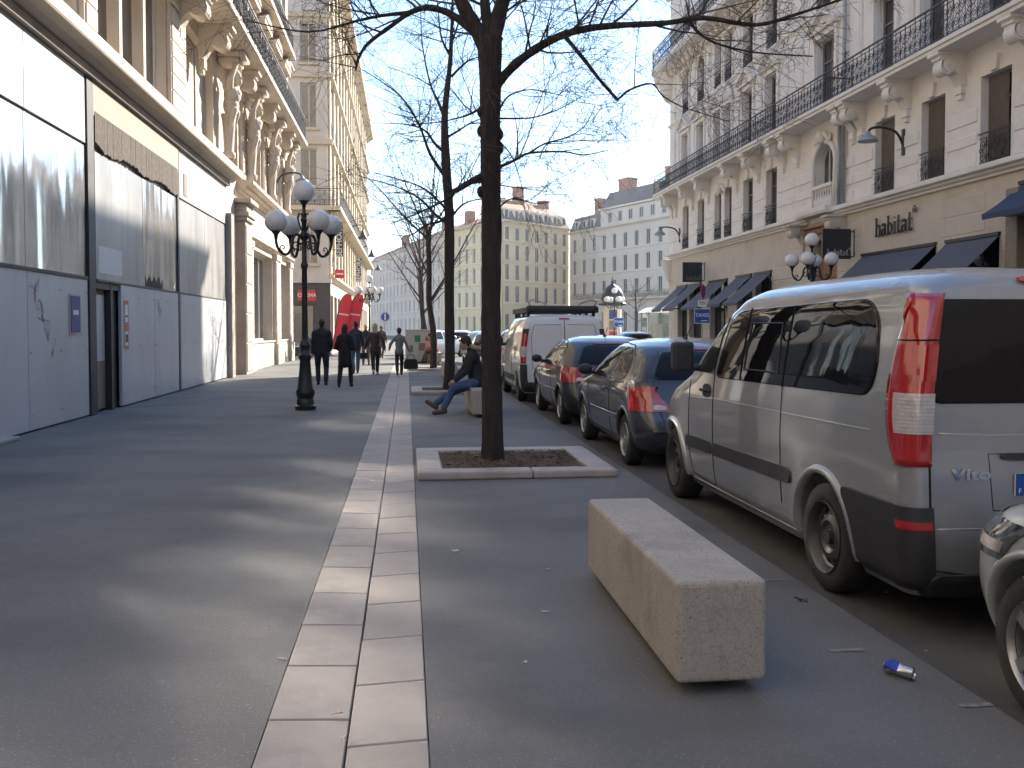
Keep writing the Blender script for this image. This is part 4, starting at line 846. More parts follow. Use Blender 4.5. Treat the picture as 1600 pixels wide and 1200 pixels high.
def globe_lamp(x, y, rz, label, z=0):
    t = thing('globe_lamp', label, 'street lamp', (x, y, z), rz, 'five globe street lamps'); G = 'iron_green'
    MB().lathe([(0,0),(.2,0),(.205,.08),(.17,.1),(.165,.2),(.15,.22),(.18,.3),(.185,.36),(.15,.42),(.115,.75),(.1,.95),(.125,1.0),(.13,1.05),(.09,1.1),(.085,1.2),(.11,1.24),(.09,1.3),(.06,1.36)], 12).obj('base', G, t, auto=True)
    MB().lathe([(.06,1.3),(.055,2.1),(.05,2.7),(.065,2.74),(.07,2.8),(.048,2.84),(.045,3.25),(.085,3.3),(.09,3.36),(.05,3.42),(.045,3.6),(.07,3.64),(.04,3.7),(.03,3.95),(.06,3.97)], 12).obj('pole', G, t, auto=True)
    bas = MB()
    for k in range(6):
        a = k*PI/3; bas.tube([(math.cos(a)*r, math.sin(a)*r, zz) for r, zz in ((.04,3.42),(.1,3.55),(.135,3.68),(.1,3.76),(.05,3.76),(.04,3.7))], .014, 5)
    bas.obj('lyre', G, t, smooth=True)
    def lantern(cx, cy_, cz):
        MB().lathe([(.0,-.36),(.03,-.34),(.04,-.26),(.08,-.2),(.13,-.165),(.13,-.14),(0,-.14)], 12, (cx,cy_,cz)).obj('globe_holder', G, t, smooth=True)
        g_ = MB(); g_.ell((cx,cy_,cz), .21, 24, 16); g_.obj('globe', 'globe', t, smooth=True)
    lantern(0, 0, 4.19)
    for k in range(4):
        a = k*PI/2; c, s = math.cos(a), math.sin(a)
        arm = crom([(r*c, r*s, zz) for r, zz in ((.04,3.3),(.16,3.36),(.23,3.28),(.27,3.1),(.36,2.97),(.48,3.0),(.56,3.12),(.58,3.24))], 4)
        o = MB().tube(arm, .027, 7).obj('arm', G, t, smooth=True)
        q = [(r, zz) for r, _, zz in spiral(.17, 3.13, .1, 1.2, PI*.9, -1)]; MB().tube([(r*c, r*s, zz) for r, zz in q], .016, 5).obj('scroll', G, o); q = [(r, zz) for r, _, zz in spiral(.44, 3.09, .07, 1.1, -PI*.5, 1)]; MB().tube([(r*c, r*s, zz) for r, zz in q], .012, 5).obj('scroll', G, o)
        lantern(.58*c, .58*s, 3.58)
    return t
globe_lamp(-1.94, 18.2, R(33), 'nearest globe lamp with dark green post on the left pavement')
globe_lamp(-1.95, 49.8, R(20), 'globe lamp beyond the red banners on the left pavement')
globe_lamp(12.3, 27.2, R(-35), 'globe lamp behind the silver van by the wooden portal', .08)
globe_lamp(14.2, 62.6, R(15), 'small far globe lamp in front of the green domed column', -.04)

# ================================================================ BARE TREES
class Tree:
    def __init__(s, seed): s.r = random.Random(seed); s.big = MB(); s.tw = MB(); s.fine = 1.0
    def limb(s, pts, r0, r1, lvl, kids=True, n=7, per=4):
        p = crom(pts, per); m = len(p); rad = [r0+(r1-r0)*(i/(m-1))**.8 for i in range(m)]
        if lvl < 2:
            rad = [q*(1+s.r.uniform(-.06,.08)) for q in rad]
        (s.big if lvl < 2 else s.tw).tube(p, rad, n, cap=lvl < 2)
        if kids: s.kids(p, rad, lvl)
        return p, rad
    def kids(s, p, rad, lvl, frac0=.15, dens=None):
        L = sum((b-a).length for a, b in zip(p, p[1:])); r = s.r
        dn = dens if dens else {0: 1.6, 1: 5.0, 2: 6.5, 3: 8.0}.get(lvl, 0)*s.fine
        if lvl >= 4 or dn == 0: return
        for _ in range(int(L*dn+r.random())):
            f = frac0+(1-frac0)*r.random(); i = min(int(f*(len(p)-1)), len(p)-2); a = p[i].lerp(p[i+1], r.random()); t = (p[i+1]-p[i]).normalized()
            side = t.orthogonal(); side.rotate(Matrix.Rotation(r.uniform(0, 2*PI), 3, t)); side.normalize()
            d = (t*r.uniform(.35,.9) + side*r.uniform(.6,1.1)).normalized()
            if d.z < -.2 and lvl < 2: d.z *= -.3
            ln = {0: 2.2, 1: 1.35, 2: .8, 3: .4}[lvl]*r.uniform(.5,1.15)*(1.1-.45*f)
            s.branch(a, d, ln, min(rad[i]*.55, {0: .04, 1: .014, 2: .0065, 3: .0038}[lvl]), lvl+1)
    def branch(s, a, d, ln, r0, lvl):
        r = s.r; k = {1: 6, 2: 5, 3: 4, 4: 3}[lvl]; p = [a]; v = d.copy(); bend = Vector((r.uniform(-.3,.3), r.uniform(-.3,.3), r.uniform(-.05,.35) if lvl < 3 else r.uniform(-.5,.15)))
        for i in range(k):
            v = (v + bend*(1/k) + Vector((r.uniform(-1,1), r.uniform(-1,1), r.uniform(-1,1)))*.16).normalized(); p.append(p[-1]+v*ln/k)
        rad = [max(r0*(1-.75*i/k), .0022) for i in range(k+1)]
        (s.big if lvl < 2 else s.tw).tube(p, rad, {1: 6, 2: 4}.get(lvl, 3), cap=False)
        s.kids(p, rad, lvl)
    def done(s, name, label, x, y, base):
        t = thing(name, label, 'tree', (0, 0, 0), 0, 'row of bare street trees'); tr = base.obj('trunk', 'bark', t, smooth=True)
        s.big.obj('limbs', 'bark', t, smooth=True); c = s.tw.mesh('crown', 'twig', True); new('crown', c, t); return t
def trunk(mb, pts, rads, seed):
    p = crom(pts, 6); m = len(p); r_ = random.Random(seed); rr = []
    for i in range(m):
        f = i/(m-1)*(len(rads)-1); a = min(int(f), len(rads)-2); rr.append((rads[a]+(rads[a+1]-rads[a])*(f-a))*(1+r_.uniform(-.035,.05)))
    mb.tube(p, rr, 14); return p, rr
# nearest tree: trunk and main limbs follow the photograph at the planter's distance
def P(px, py, dy=0, y=10.6): return onY(px, py, y+dy)
T = Tree(3); b = MB(); base = Vector((P(770,700).x, 10.6, .03))
tp_, tr_ = trunk(b, [base, P(769,640), P(767,500), P(768,350), P(766,220), P(766,130), P(765,60)], [.135,.118,.112,.112,.115,.125,.15], 1)
for zz, sx in ((210,1),(232,1),(300,-1),(205,-1),(175,-1)):
    c = P(766+sx*14, zz); b.ell(c, (.05,.06,.07), 8, 6)
T.limb([P(775,135), P(784,122), P(815,92,-.1), P(860,63,-.3), P(905,47,-.5), P(960,40,-.8), P(1040,36,-1.2), P(1100,28,-1.5), P(1180,39,-1.7), P(1245,22,-2.0), P(1330,-6,-2.4)], .066, .01, 1, n=9)
T.limb([P(884,58,-.4), P(912,92,-.4), P(940,128,-.3), P(966,157,-.2)], .026, .017, 1, kids=False); T.limb([P(966,155,-.2), P(985,140,-.2), P(1018,131,-.1), P(1036,150,0), P(1064,166,.1), P(1100,178,.2), P(1140,190,.4)], .015, .004, 1)
T.limb([P(1078,31,-1.4), P(1090,50,-1.4), P(1120,68,-1.5), P(1180,82,-1.6), P(1270,88,-1.8)], .02, .006, 1)
T.limb([P(748,58), P(732,42), P(700,20,.2), P(668,12,.3), P(640,20,.4), P(612,40,.5), P(575,68,.6), P(560,92,.7), P(556,110,.7)], .056, .012, 1, n=8); T.limb([P(640,20,.4), P(600,24,.5), P(560,32,.5), P(480,50,.7), P(380,30,.9)], .028, .006, 1)
T.limb([P(762,80), P(742,40), P(722,5), P(700,-50), P(660,-140)], .1, .06, 1, n=9); T.limb([P(766,70), P(759,20), P(755,-40,.2), P(745,-160,.5)], .07, .04, 1, n=8); T.limb([P(768,70), P(778,30), P(787,-5), P(800,-60), P(830,-160)], .1, .06, 1, n=9)
T.limb([P(778,262), P(805,250,.1), P(828,239,.2), P(880,237,.4), P(912,242,.5), P(950,235,.6)], .022, .005, 1); T.limb([P(828,239,.2), P(850,225,.2), P(890,213,.2), P(915,195,.2), P(930,165,.1)], .014, .004, 1)
T.limb([P(752,276), P(735,284,-.1), P(712,298,-.2)], .045, .03, 1, kids=False); T.limb([P(712,298,-.2), P(700,310,-.1), P(660,330,0), P(610,350,.2)], .022, .005, 1)
T.limb([P(752,168), P(730,180,.3), P(690,190,.6), P(640,195,1)], .018, .004, 1); T.limb([P(780,172), P(795,150,-.3), P(830,140,-.7), P(880,150,-1)], .014, .004, 1); T.limb([P(780,185), P(830,184,-.4), P(870,172,-.8), P(910,150,-1)], .013, .004, 1)
T.limb([P(780,220), P(800,245,-.5), P(815,290,-.8), P(820,330,-1)], .01, .003, 1); T.limb([P(775,330), P(800,310,.3), P(840,318,.6), P(880,312,.8)], .012, .003, 1)
T.done('bare_tree', 'nearest bare tree with thick dark trunk and long arching limbs', 1.0, 10.6, b)
def P2(px, py, dy=0): return onY(px, py, 23.0+dy)
T = Tree(8); T.fine = .85; b = MB(); base = Vector((1.02, 23.0, .03))
trunk(b, [base, P2(703,560), P2(702,460), P2(702,340), P2(697,260), P2(695,180), P2(703,100), P2(706,40), P2(708,-30)], [.14,.125,.12,.12,.115,.085,.055,.04,.02], 2)
for a in ([(702,310),(720,290),(745,277),(770,262),(800,240)], [(695,275),(672,240),(655,195),(630,155),(600,130),(560,105)], [(700,330),(670,300),(640,285),(585,270)], [(697,190),(685,160),(672,130),(660,70),(657,10)], [(697,240),(680,225),(665,205),(640,195),(590,192)], [(703,300),(740,285,1),(800,292,2),(860,300,3)], [(702,345),(720,322),(745,312),(790,310)], [(705,120),(725,100),(745,90),(790,85)], [(705,90),(690,60),(685,20),(680,-30)], [(698,215),(715,205),(740,190),(790,170)], [(701,350),(680,335),(655,310),(615,290),(560,275)], [(704,70),(715,40),(725,0)], [(702,330),(690,345),(665,352),(640,368),(610,366)]):
    T.limb([P2(q[0], q[1], (q[2] if len(q) > 2 else rnd.uniform(-.8,.8)*i/3)) for i, q in enumerate(a)], .05 if len(a) > 4 else .038, .007, 1)
T.done('bare_tree', 'second bare tree, straight trunk behind the sitting man', 1.0, 23, b)
def gen_tree(i, y, seed, fork, h, lean, label, fine):
    T = Tree(seed); T.fine = fine; r_ = T.r; b = MB(); base = Vector((1.02, y, .0 if y > 46 else .03))
    top = base+Vector((lean, .2, h)); p, rr = trunk(b, [base, base.lerp(top,.25)+Vector((.06,0,0)), base.lerp(top,.5)+Vector((-.05,.05,0)), base.lerp(top,.75), top], [.14,.12,.11,.07,.02] if not fork else [.14,.125,.12,.1,.08], seed)
    st = [base.lerp(top, f) for f in ((.3,.36,.42,.48,.55,.6,.66,.72,.78,.84,.9) if not fork else (.5,.65,.8,.9,.95,1,1,1))]
    for k, s in enumerate(st):
        a = k*2.4+r_.uniform(-.4,.4); d = Vector((math.cos(a), math.sin(a)*.8, r_.uniform(.5,1.1) if not fork else r_.uniform(.8,1.8))).normalized(); L = r_.uniform(2.2,3.6)*(1.15-.5*k/len(st))*(1.3 if fork else 1)
        pts = [s, s+d*L*.3+Vector((0,0,.05)), s+d*L*.65+Vector((0,0,.3)), s+d*L+Vector((0,0,.35+.3*r_.random()))]; T.limb(pts, .05, .008, 1)
    T.done('bare_tree', label, 1.0, y, b)
gen_tree(2, 35.4, 21, True, 5.2, -.2, 'third bare tree in the row, knobbly trunk forking above the bench', .5)
gen_tree(3, 47.8, 33, True, 4.6, -.3, 'fourth bare tree in the row, forked trunk by the white cabinet', .4)
gen_tree(4, 60.2, 44, False, 8.5, -.2, 'fifth bare tree in the row, thin far trunk', .35)
T = Tree(51); T.fine = .3; b = MB(); base = Vector((19.5, 78, -.04)); trunk(b, [base, base+Vector((.1,0,2.2)), base+Vector((0,0,5))], [.12,.1,.04], 4)
for k in range(9): a = k*2.4; s = base+Vector((0,0,2.0+.33*k)); d = Vector((math.cos(a), math.sin(a), .7)).normalized(); T.limb([s, s+d*1.2, s+d*2.3+Vector((0,0,.3))], .04, .008, 1)
t = T.done('bare_tree', 'small bare tree in front of the grey building', 0, 0, b); t['group'] = 'trees on the far square'

# ================================================================ STREET FURNITURE FAR AND NEAR
t = thing('advertising_column', 'dark green domed advertising column across the street', 'column', (15.4, 68.6, -.04))
MB().lathe([(.75,0),(.75,.4),(.68,.45),(.68,3.3)], 24).obj('shaft', 'far_grey', t, smooth=True); MB().lathe([(.69,.0),(.8,.0),(.8,.5),(.69,.55)], 24).obj('plinth', 'iron_green', t, auto=True)
MB().lathe([(.69,3.3),(1.05,3.35),(1.1,3.45),(.9,3.55),(.82,3.6),(.82,3.75),(.9,3.8),(.86,4.1),(.7,4.45),(.4,4.75),(.15,4.9),(.1,5.0),(.13,5.1),(.05,5.2),(.02,5.5),(0,5.52)], 24).obj('dome', 'iron_green', t, smooth=True)
for k in range(3): B('poster', ('red_sign','wood_old','blue_poster')[k], t, (-.4,.2,-.72,-.69,.7+.8*k,1.4+.8*k))
t = thing('bus_shelter', 'glass bus shelter with pale rounded roof beyond the stone building', 'shelter', (15.8, 57.8, -.04))
for x in (-.75, .75):
    for yy in (-.7, .7): MB().tube([(x,yy,0),(x,yy,2.6)], .04, 8).obj('post', 'zinc', t)
MB().prism([(-.95+1.9*k/12, 2.6+.42*math.sin(PI*k/12)) for k in range(13)], -.9, .9, 'y').obj('roof', 'paint_pale', t); glass('shelter_glass', (.3,.36,.33), .08, mixt=.55)
for a in ((-.74,-.72,-.7,.7,.2,2.5),(.72,.74,-.7,.7,.2,2.5),(-.7,.7,.68,.7,.2,2.5)): B('pane', 'shelter_glass', t, a)
B('poster', 'hoarding_top', t, (-.1,.6,.6,.66,.7,1.9))
def taxi(x, y, z, label, rnd_sign):
    t = thing('taxi_sign', label, 'sign', (x, y, z), R(-8), 'blue taxi rank signs'); MB().tube([(0,0,0),(0,0,3.4 if rnd_sign else 2.35)], .03, 8).obj('pole', 'zinc', t)
    p = B('plate', 'blue_sign', t, (-.31,.31,-.05,-.035,1.72,2.3), bevel=.01); B('plate_border', 'white_paint', t, (-.335,.335,-.034,-.03,1.695,2.325)); new('lettering', text_mesh('TAXIS', .22, 'white_paint', .002, .003), t, (0,-.054,2.04), (PI/2,0,0)); B('lettering', 'white_paint', t, (-.05,.22,-.054,-.051,1.79,1.83))
    if rnd_sign:
        MB().lathe([(0,-.03),(.3,-.03),(.3,-.05),(.22,-.05),(.22,-.048),(0,-.048)], 24, (0,0,3.05), 'y').obj('round_sign', 'red_sign', t); MB().lathe([(0,-.052),(.21,-.052)], 24, (0,0,3.05), 'y').obj('round_face', 'blue_sign', t); B('stroke', 'red_sign', t, (-.2,.2,-.056,-.053,3.02,3.08));
        for c_ in t.children:
            if c_.name.split('.')[0] in ('round_sign', 'round_face', 'stroke'): c_.rotation_euler = (0, 0, R(62))
        B('small_plate', 'white_paint', t, (-.18,.18,-.045,-.03,2.4,2.68)); B('print', 'iron', t, (-.13,.13,-.048,-.0455,2.5,2.53), (-.13,.13,-.048,-.0455,2.58,2.61))
taxi(12.45, 38.2, .08, 'blue taxi rank sign under a round no parking disc before the awnings', True); taxi(14.2, 61.2, -.04, 'small blue taxi rank sign beside the far globe lamp', False)
t = thing('utility_cabinet', 'white street cabinet with green stickers beside the walking people', 'cabinet', (-.05, 42.2, 0)); B('body', 'hoarding_top', t, (0,1.25,0,.8,.1,1.45), bevel=.02); B('plinth', 'concrete', t, (.03,1.22,.03,.77,0,.1)); B('lid', 'paint_pale', t, (-.03,1.28,-.03,.83,1.451,1.52), bevel=.02)
mat('green_sticker', (.01,.16,.09), .5)
for a in ((.42,.68,.95,1.25),): B('sticker', 'green_sticker', t, (a[0],a[1],-.006,-.001,a[2],a[3]))
for a in ((.62,.9,.55,.9),(.2,.34,.5,.8),(.9,1.1,1.0,1.2)): B('sticker', 'shutter', t, (a[0],a[1],-.006,-.001,a[2],a[3]))
B('door_gap', 'gap', t, (.6,.61,-.003,-.0005,.12,1.4))
t = thing('round_sign', 'round blue traffic sign on a post far down the pavement', 'sign', (-1.35, 60, 0)); MB().tube([(0,0,0),(0,0,2.6)], .03, 8).obj('post', 'zinc', t); MB().lathe([(0,-.03),(.33,-.03),(.33,-.05),(0,-.05)], 24, (0,0,2.3), 'y').obj('disc', 'blue_sign', t); MB().lathe([(.27,-.053),(.31,-.053)], 24, (0,0,2.3), 'y').obj('rim', 'white_paint', t); B('arrow', 'white_paint', t, (-.04,.04,-.056,-.053,2.1,2.5))

# ================================================================ LITTER
mat('can_silver', (.62,.64,.67), .25, (.5,.52,.55), 40, metal=.9); mat('can_blue', (.02,.05,.4), .3, metal=.4); mat('paper', (.6,.6,.6), .8); mat('filter', (.55,.4,.25), .8)
c0 = onZ(1418, 1060, 0); t = thing('drink_can', 'crushed blue and silver drink can lying by the road edge', 'can', (c0.x-.03, c0.y+.02, .033), R(-52)); r_ = random.Random(4)
def canring(x, r, sq, off=0): return [(x, r*math.cos(a)*(1+sq*math.cos(2*a)), off+r*math.sin(a)*(1-sq*math.cos(2*a)*.9)) for a in [2*PI*k/20 for k in range(20)]]
rs = [(-.066,.022,0,0),(-.06,.027,.0,0),(-.045,.0265,.25,.004),(-.03,.024,.45,.008),(-.012,.022,.6,.006),(.004,.024,.4,.002),(.02,.026,.1,0),(.045,.0265,0,0),(.056,.0265,0,0),(.064,.023,0,0),(.066,.0235,0,0)]
v = [p for q in rs for p in canring(*q)]; mb = MB(); fs = []; m_ = []
for j in range(len(rs)-1):
    for k in range(20):
        fs.append((j*20+k, j*20+(k+1) % 20, (j+1)*20+(k+1) % 20, (j+1)*20+k)); m_.append(1 if (3 < k < 10 and 1 <= j <= 4) or ((k > 13) and 4 <= j <= 6) else 0)
mb.add(v, fs); mb.mi = m_; mb.obj('shell', ['can_silver','can_blue'], t, smooth=True); MB().lathe([(0,.055),(.02,.056),(.0225,.064),(.0235,.067)], 20, (0,0,0), 'x').obj('lid', 'can_silver', t, smooth=True); MB().ell((.058,0,0), (.002,.008,.008), 8, 6).obj('ring_pull', 'can_silver', t)
def scrap(px, py, s, m, name, label, cat, seed, group='small scraps of litter'):
    c = onZ(px, py, 0); r_ = random.Random(seed); mb = MB(); n = 9
    ring = [(s*math.cos(2*PI*k/n)*r_.uniform(.5,1), s*.6*math.sin(2*PI*k/n)*r_.uniform(.5,1), .004+r_.uniform(0,.4)*s) for k in range(n)]
    mb.add([(0,0,.3*s)]+ring+[(0,0,.002)], [(0,1+k,1+(k+1) % n) for k in range(n)]+[(n+1,1+(k+1) % n,1+k) for k in range(n)]); tag(mb.obj(name, m, None, c), label, cat, group)
mat('dark_wrap', (.02,.025,.06), .3, (.1,.1,.14), 60)
scrap(1255, 939, .045, 'dark_wrap', 'crumpled_wrapper', 'crumpled dark blue wrapper beside the van rear wheel', 'litter', 1); scrap(1243, 935, .022, 'dark_wrap', 'crumpled_wrapper', 'small dark scrap touching the crumpled dark blue wrapper', 'litter', 9); scrap(712, 862, .035, 'paper', 'paper_scrap', 'white paper scrap on the dark paving between gutter and bench', 'litter', 2)
scrap(1447, 1018, .012, 'paper', 'paper_scrap', 'tiny white scrap between the van and the crushed can', 'litter', 3); scrap(820, 1036, .016, 'paper', 'paper_scrap', 'flat pale scrap in front of the stone bench', 'litter', 5); scrap(1385, 927, .015, 'paper', 'paper_scrap', 'white fleck on the road under the van rear bumper', 'litter', 6)
for k, (px, py, a, lab) in enumerate(((526,1114,10,'cigarette butt on the pale paving slabs of the gutter'),(440,1029,-20,'cigarette butt just outside the gutter slabs on the left'),(856,889,30,'cigarette butt on dark paving behind the paper scrap'),(852,955,-15,'cigarette butt left of the stone bench side'),(538,1152,70,'brown cigarette butt in the middle joint of the gutter'))):
    c = onZ(px, py, .008); t = thing('cigarette_butt', lab, 'litter', c, R(a), 'cigarette butts'); MB().tube([(-.02,0,0),(.012,0,0)], .004, 7).obj('paper', 'paper', t); MB().tube([(.012,0,0),(.026,0,.001)], .0042, 7).obj('filter', 'filter', t)

# ================================================================ VEHICLES
class Shell:
    """Body from stacked plan contours: level = (z, y rear, y front, half width, corner y rear, corner x rear, corner y front, corner x front, bow rear, bow front)"""
    def __init__(s, lv, per=4):
        n = len(lv); s.lv = []
        for i in range(n-1):
            p0, p1, p2, p3 = lv[max(i-1,0)], lv[i], lv[i+1], lv[min(i+2,n-1)]
            for k in range(per):
                t = k/per; q = []
                for a, b, c, d in zip(p0, p1, p2, p3):
                    h = b + (c-b)*t
                    v = .5*((2*b)+(c-a)*t+(2*a-5*b+4*c-d)*t*t+(3*b-a-3*c+d)*t**3); lo, hi = min(b,c), max(b,c); q.append(min(max(v, lo-.004), hi+.004) if abs(c-b) > 1e-9 else b)
                q[0] = p1[0]+(p2[0]-p1[0])*t; s.lv.append(tuple(q))
        s.lv.append(tuple(lv[-1]))
    def at(s, z):
        L = s.lv
        if z <= L[0][0]: return L[0]
        for a, b in zip(L, L[1:]):
            if a[0] <= z <= b[0]: f = (z-a[0])/max(b[0]-a[0], 1e-9); return tuple(x+(y-x)*f for x, y in zip(a, b))
        return L[-1]
    @staticmethod
    def half(l, ns=14, nc=7, ne=5):
        z, yr, yf, w, ar, br, af, bf, wr, wf = l; P = []
        for i in range(ne): x = (w-br)*i/ne; P.append((x, yr + wr*(x/w)**2))
        for i in range(nc): q = PI/2*i/nc; x = w-br+br*math.sin(q); P.append((x, yr+ar-ar*math.cos(q)+wr*(x/w)**2*(1-i/nc)))
        y0, y1 = yr+ar, yf-af
        for i in range(ns+1): f = i/ns; P.append((w*(1+.012*math.sin(PI*f)), y0+(y1-y0)*f))
        for i in range(1, nc+1): q = PI/2*i/nc; x = w-bf+bf*math.cos(q); P.append((x, yf-af+af*math.sin(q)-wf*(x/w)**2*(i/nc)))
        for i in range(1, ne+1): x = (w-bf)*(1-i/ne); P.append((x, yf - wf*(x/w)**2))
        return P
    def mesh(s):
        mb = MB(); rings = []
        for l in s.lv:
            h = s.half(l); ring = h + [(-x, y) for x, y in h[-2:0:-1]]; rings.append(ring); mb.v += [(x, y, l[0]) for x, y in ring]
        n = len(rings[0]); m = len(rings)
        for j in range(m-1):
            for i in range(n): mb.f.append((j*n+i, j*n+(i+1) % n, (j+1)*n+(i+1) % n, (j+1)*n+i))
        for j, rev in ((0, True), (m-1, False)):
            h = (n//2)+1
            for i in range(h-1):          # strips between the mirrored sides
                a, b, c, d = j*n+i, j*n+i+1, j*n+(n-i-1) % n, j*n+(n-i) % n
                q = [a, b, c, d]; q = [x for k, x in enumerate(q) if x not in q[:k]]
                if len(q) > 2: mb.f.append(tuple(q if not rev else q[::-1]))
        mb.mi = [0]*len(mb.f); return mb
    def sideX(s, y, z):
        h = s.half(s.at(z)); k = max(range(len(h)), key=lambda i: h[i][0])
        best = None
        for (x0, y0), (x1, y1) in zip(h, h[1:]):
            if min(y0, y1)-1e-6 <= y <= max(y0, y1)+1e-6:
                f = (y-y0)/(y1-y0) if abs(y1-y0) > 1e-9 else 0; x = x0+(x1-x0)*f; best = x if best is None else max(best, x)
        return best if best is not None else (0 if y > 1 else 0)
    def endY(s, x, z, front):
        x = abs(x); h = s.half(s.at(z)); ys = []
        for (x0, y0), (x1, y1) in zip(h, h[1:]):
            if min(x0, x1)-1e-6 <= x <= max(x0, x1)+1e-6:
                f = (x-x0)/(x1-x0) if abs(x1-x0) > 1e-9 else 0; ys.append(y0+(y1-y0)*f)
        if not ys: l = s.at(z); return l[2]-l[6] if front else l[1]+l[4]
        return max(ys) if front else min(ys)
    def patch(s, kind, outline, off=.004, rnd_=2, rings=(1,.97,.8,.6,.4,.2), side=1, mir=False):
        o = [Vector((a, b)) for a, b in outline]; o = fillet(o, {1: .05, 2: .1}[rnd_]) if rnd_ else o
        d = []
        for a, b in zip(o, o[1:]+o[:1]):
            k = max(1, int((b-a).length/.06)); d += [a.lerp(b, i/k) for i in range(k)]
        o = d; c = sum(o, Vector((0,0)))/len(o); mb = MB(); n = len(o)
        def pt(p, e):
            if kind == 'side': return (side*(s.sideX(p.x, p.y)+e), p.x, p.y)
            y = s.endY(p.x, p.y, kind == 'front'); return (p.x, y+(e if kind == 'front' else -e), p.y)
        mb.v += [pt(p, -.012) for p in o]
        for r_ in rings: mb.v += [pt(c+(p-c)*r_, off) for p in o]
        m = len(rings)
        for j in range(m): 
            for i in range(n): mb.f.append((j*n+i, j*n+(i+1) % n, (j+1)*n+(i+1) % n, (j+1)*n+i))
        mb.v.append(pt(c, off)); k = len(mb.v)-1; mb.f += [(m*n+i, m*n+(i+1) % n, k) for i in range(n)]; mb.mi = [0]*len(mb.f); return mb
    def line(s, kind, pts, r=.006, side=1, off=.0, n=4):
        p = []
        for a, b in zip(pts, pts[1:]):
            k = max(1, int(math.hypot(b[0]-a[0], b[1]-a[1])/.06)); p += [(a[0]+(b[0]-a[0])*i/k, a[1]+(b[1]-a[1])*i/k) for i in range(k)]
        p.append(pts[-1]); q = []
        for a, b in p:
            if kind == 'side': q.append((side*(s.sideX(a, b)+off), a, b))
            else: q.append((a, s.endY(a, b, kind == 'front')+(off if kind == 'front' else -off), b))
        return MB().tube(q, r, n)
_wheel = {}
def wheel(parent, x, y, z, r, w, side, style):
    k = (r, w, style)
    if k not in _wheel:
        ty = MB().lathe([(r*.64,-w/2+.01),(r*.8,-w/2),(r*.93,-w/2+.008),(r*.985,-w/2+.03),(r,-w/2+.055),(r,w/2-.055),(r*.985,w/2-.03),(r*.93,w/2-.008),(r*.8,w/2),(r*.64,w/2-.01),(r*.6,w/2-.03)], 40, axis='x').mesh('tyre', 'rubber', True)
        rm = MB(); R0 = r*.66
        if style == 'steel':
            rm.lathe([(R0,w/2-.004),(R0*.98,w/2+.004),(R0*.92,w/2-.01),(R0*.86,w/2-.05),(R0*.78,w/2-.06)], 40, axis='x')
            rm.lathe([(R0*.62,w/2-.045),(R0*.45,w/2-.03),(R0*.34,w/2-.05),(R0*.2,w/2-.05),(R0*.2,w/2-.02),(0,w/2-.02)], 40, axis='x')
            for i in range(12):
                a = 2*PI*i/12; rm.lathe([(R0*.8,w/2-.058),(R0*.61,w/2-.046),(R0*.61,w/2-.07),(R0*.8,w/2-.075)], 3, axis='x', a0=a, a1=a+2*PI/12*.55)
            rm.lathe([(R0*.9,w/2-.1),(0,w/2-.1)], 24, axis='x')
        else:
            rm.lathe([(R0,w/2-.004),(R0*.98,w/2+.004),(R0*.93,w/2-.01),(R0*.9,w/2-.06),(R0*.88,w/2-.1)], 40, axis='x')
            sp = 7 if style == 'alloy7' else 5
            for i in range(sp):
                a = 2*PI*i/sp; c, q = math.cos(a), math.sin(a); t = r*.075
                prof = [(R0*.12,w/2-.02),(R0*.5,w/2-.008),(R0*.92,w/2-.012)]
                for (r0, d0), (r1, d1), t0, t1 in zip(prof, prof[1:], (t*1.2, t*.9), (t*.9, t*1.15)):
                    v = [(d0,c*r0-q*t0,q*r0+c*t0),(d0,c*r0+q*t0,q*r0-c*t0),(d1,c*r1+q*t1,q*r1-c*t1),(d1,c*r1-q*t1,q*r1+c*t1)]; rm.add(v+[(p[0]-.03,p[1],p[2]) for p in v], [(0,1,2,3),(4,7,6,5),(0,4,5,1),(1,5,6,2),(2,6,7,3),(3,7,4,0)])
            rm.lathe([(R0*.2,w/2-.05),(R0*.2,w/2-.012),(R0*.14,w/2-.004),(0,w/2-.004)], 24, axis='x')
        rmm = rm.mesh('rim', 'rim_steel' if style == 'steel' else 'rim_alloy'); rmm.polygons.foreach_set('use_smooth', [True]*len(rmm.polygons)); rmm.set_sharp_from_angle(angle=R(40))
        dk = MB().lathe([(R0*.9,w/2-.09),(0,w/2-.09)], 24, axis='x').mesh('brake_disc', 'gap')
        _wheel[k] = (ty, rmm, dk)
    t = new('wheel', None, parent, (x, y, z), (0, 0, 0 if side > 0 else PI)); a, b, c = _wheel[k]; new('tyre', a, t); new('rim', b, t); new('brake_disc', c, t)
    return t
def cut_arches(o, ax, r, w, zc, depth=.34):
    c = MB()
    for y in ax:
        for s in (-1, 1): x_ = s*(w-depth/2+.1); c.prism([(y+r*math.cos(2*PI*k/40), zc+r*math.sin(2*PI*k/40)) for k in range(40)], x_-depth/2, x_+depth/2, 'x')
    co = c.obj('cutter', 'gap', o.parent); CUTTERS.append(co)
    m = o.modifiers.new('cut', 'BOOLEAN'); m.operation = 'DIFFERENCE'; m.object = co; m.solver = 'EXACT'; bake(o, 42); return o
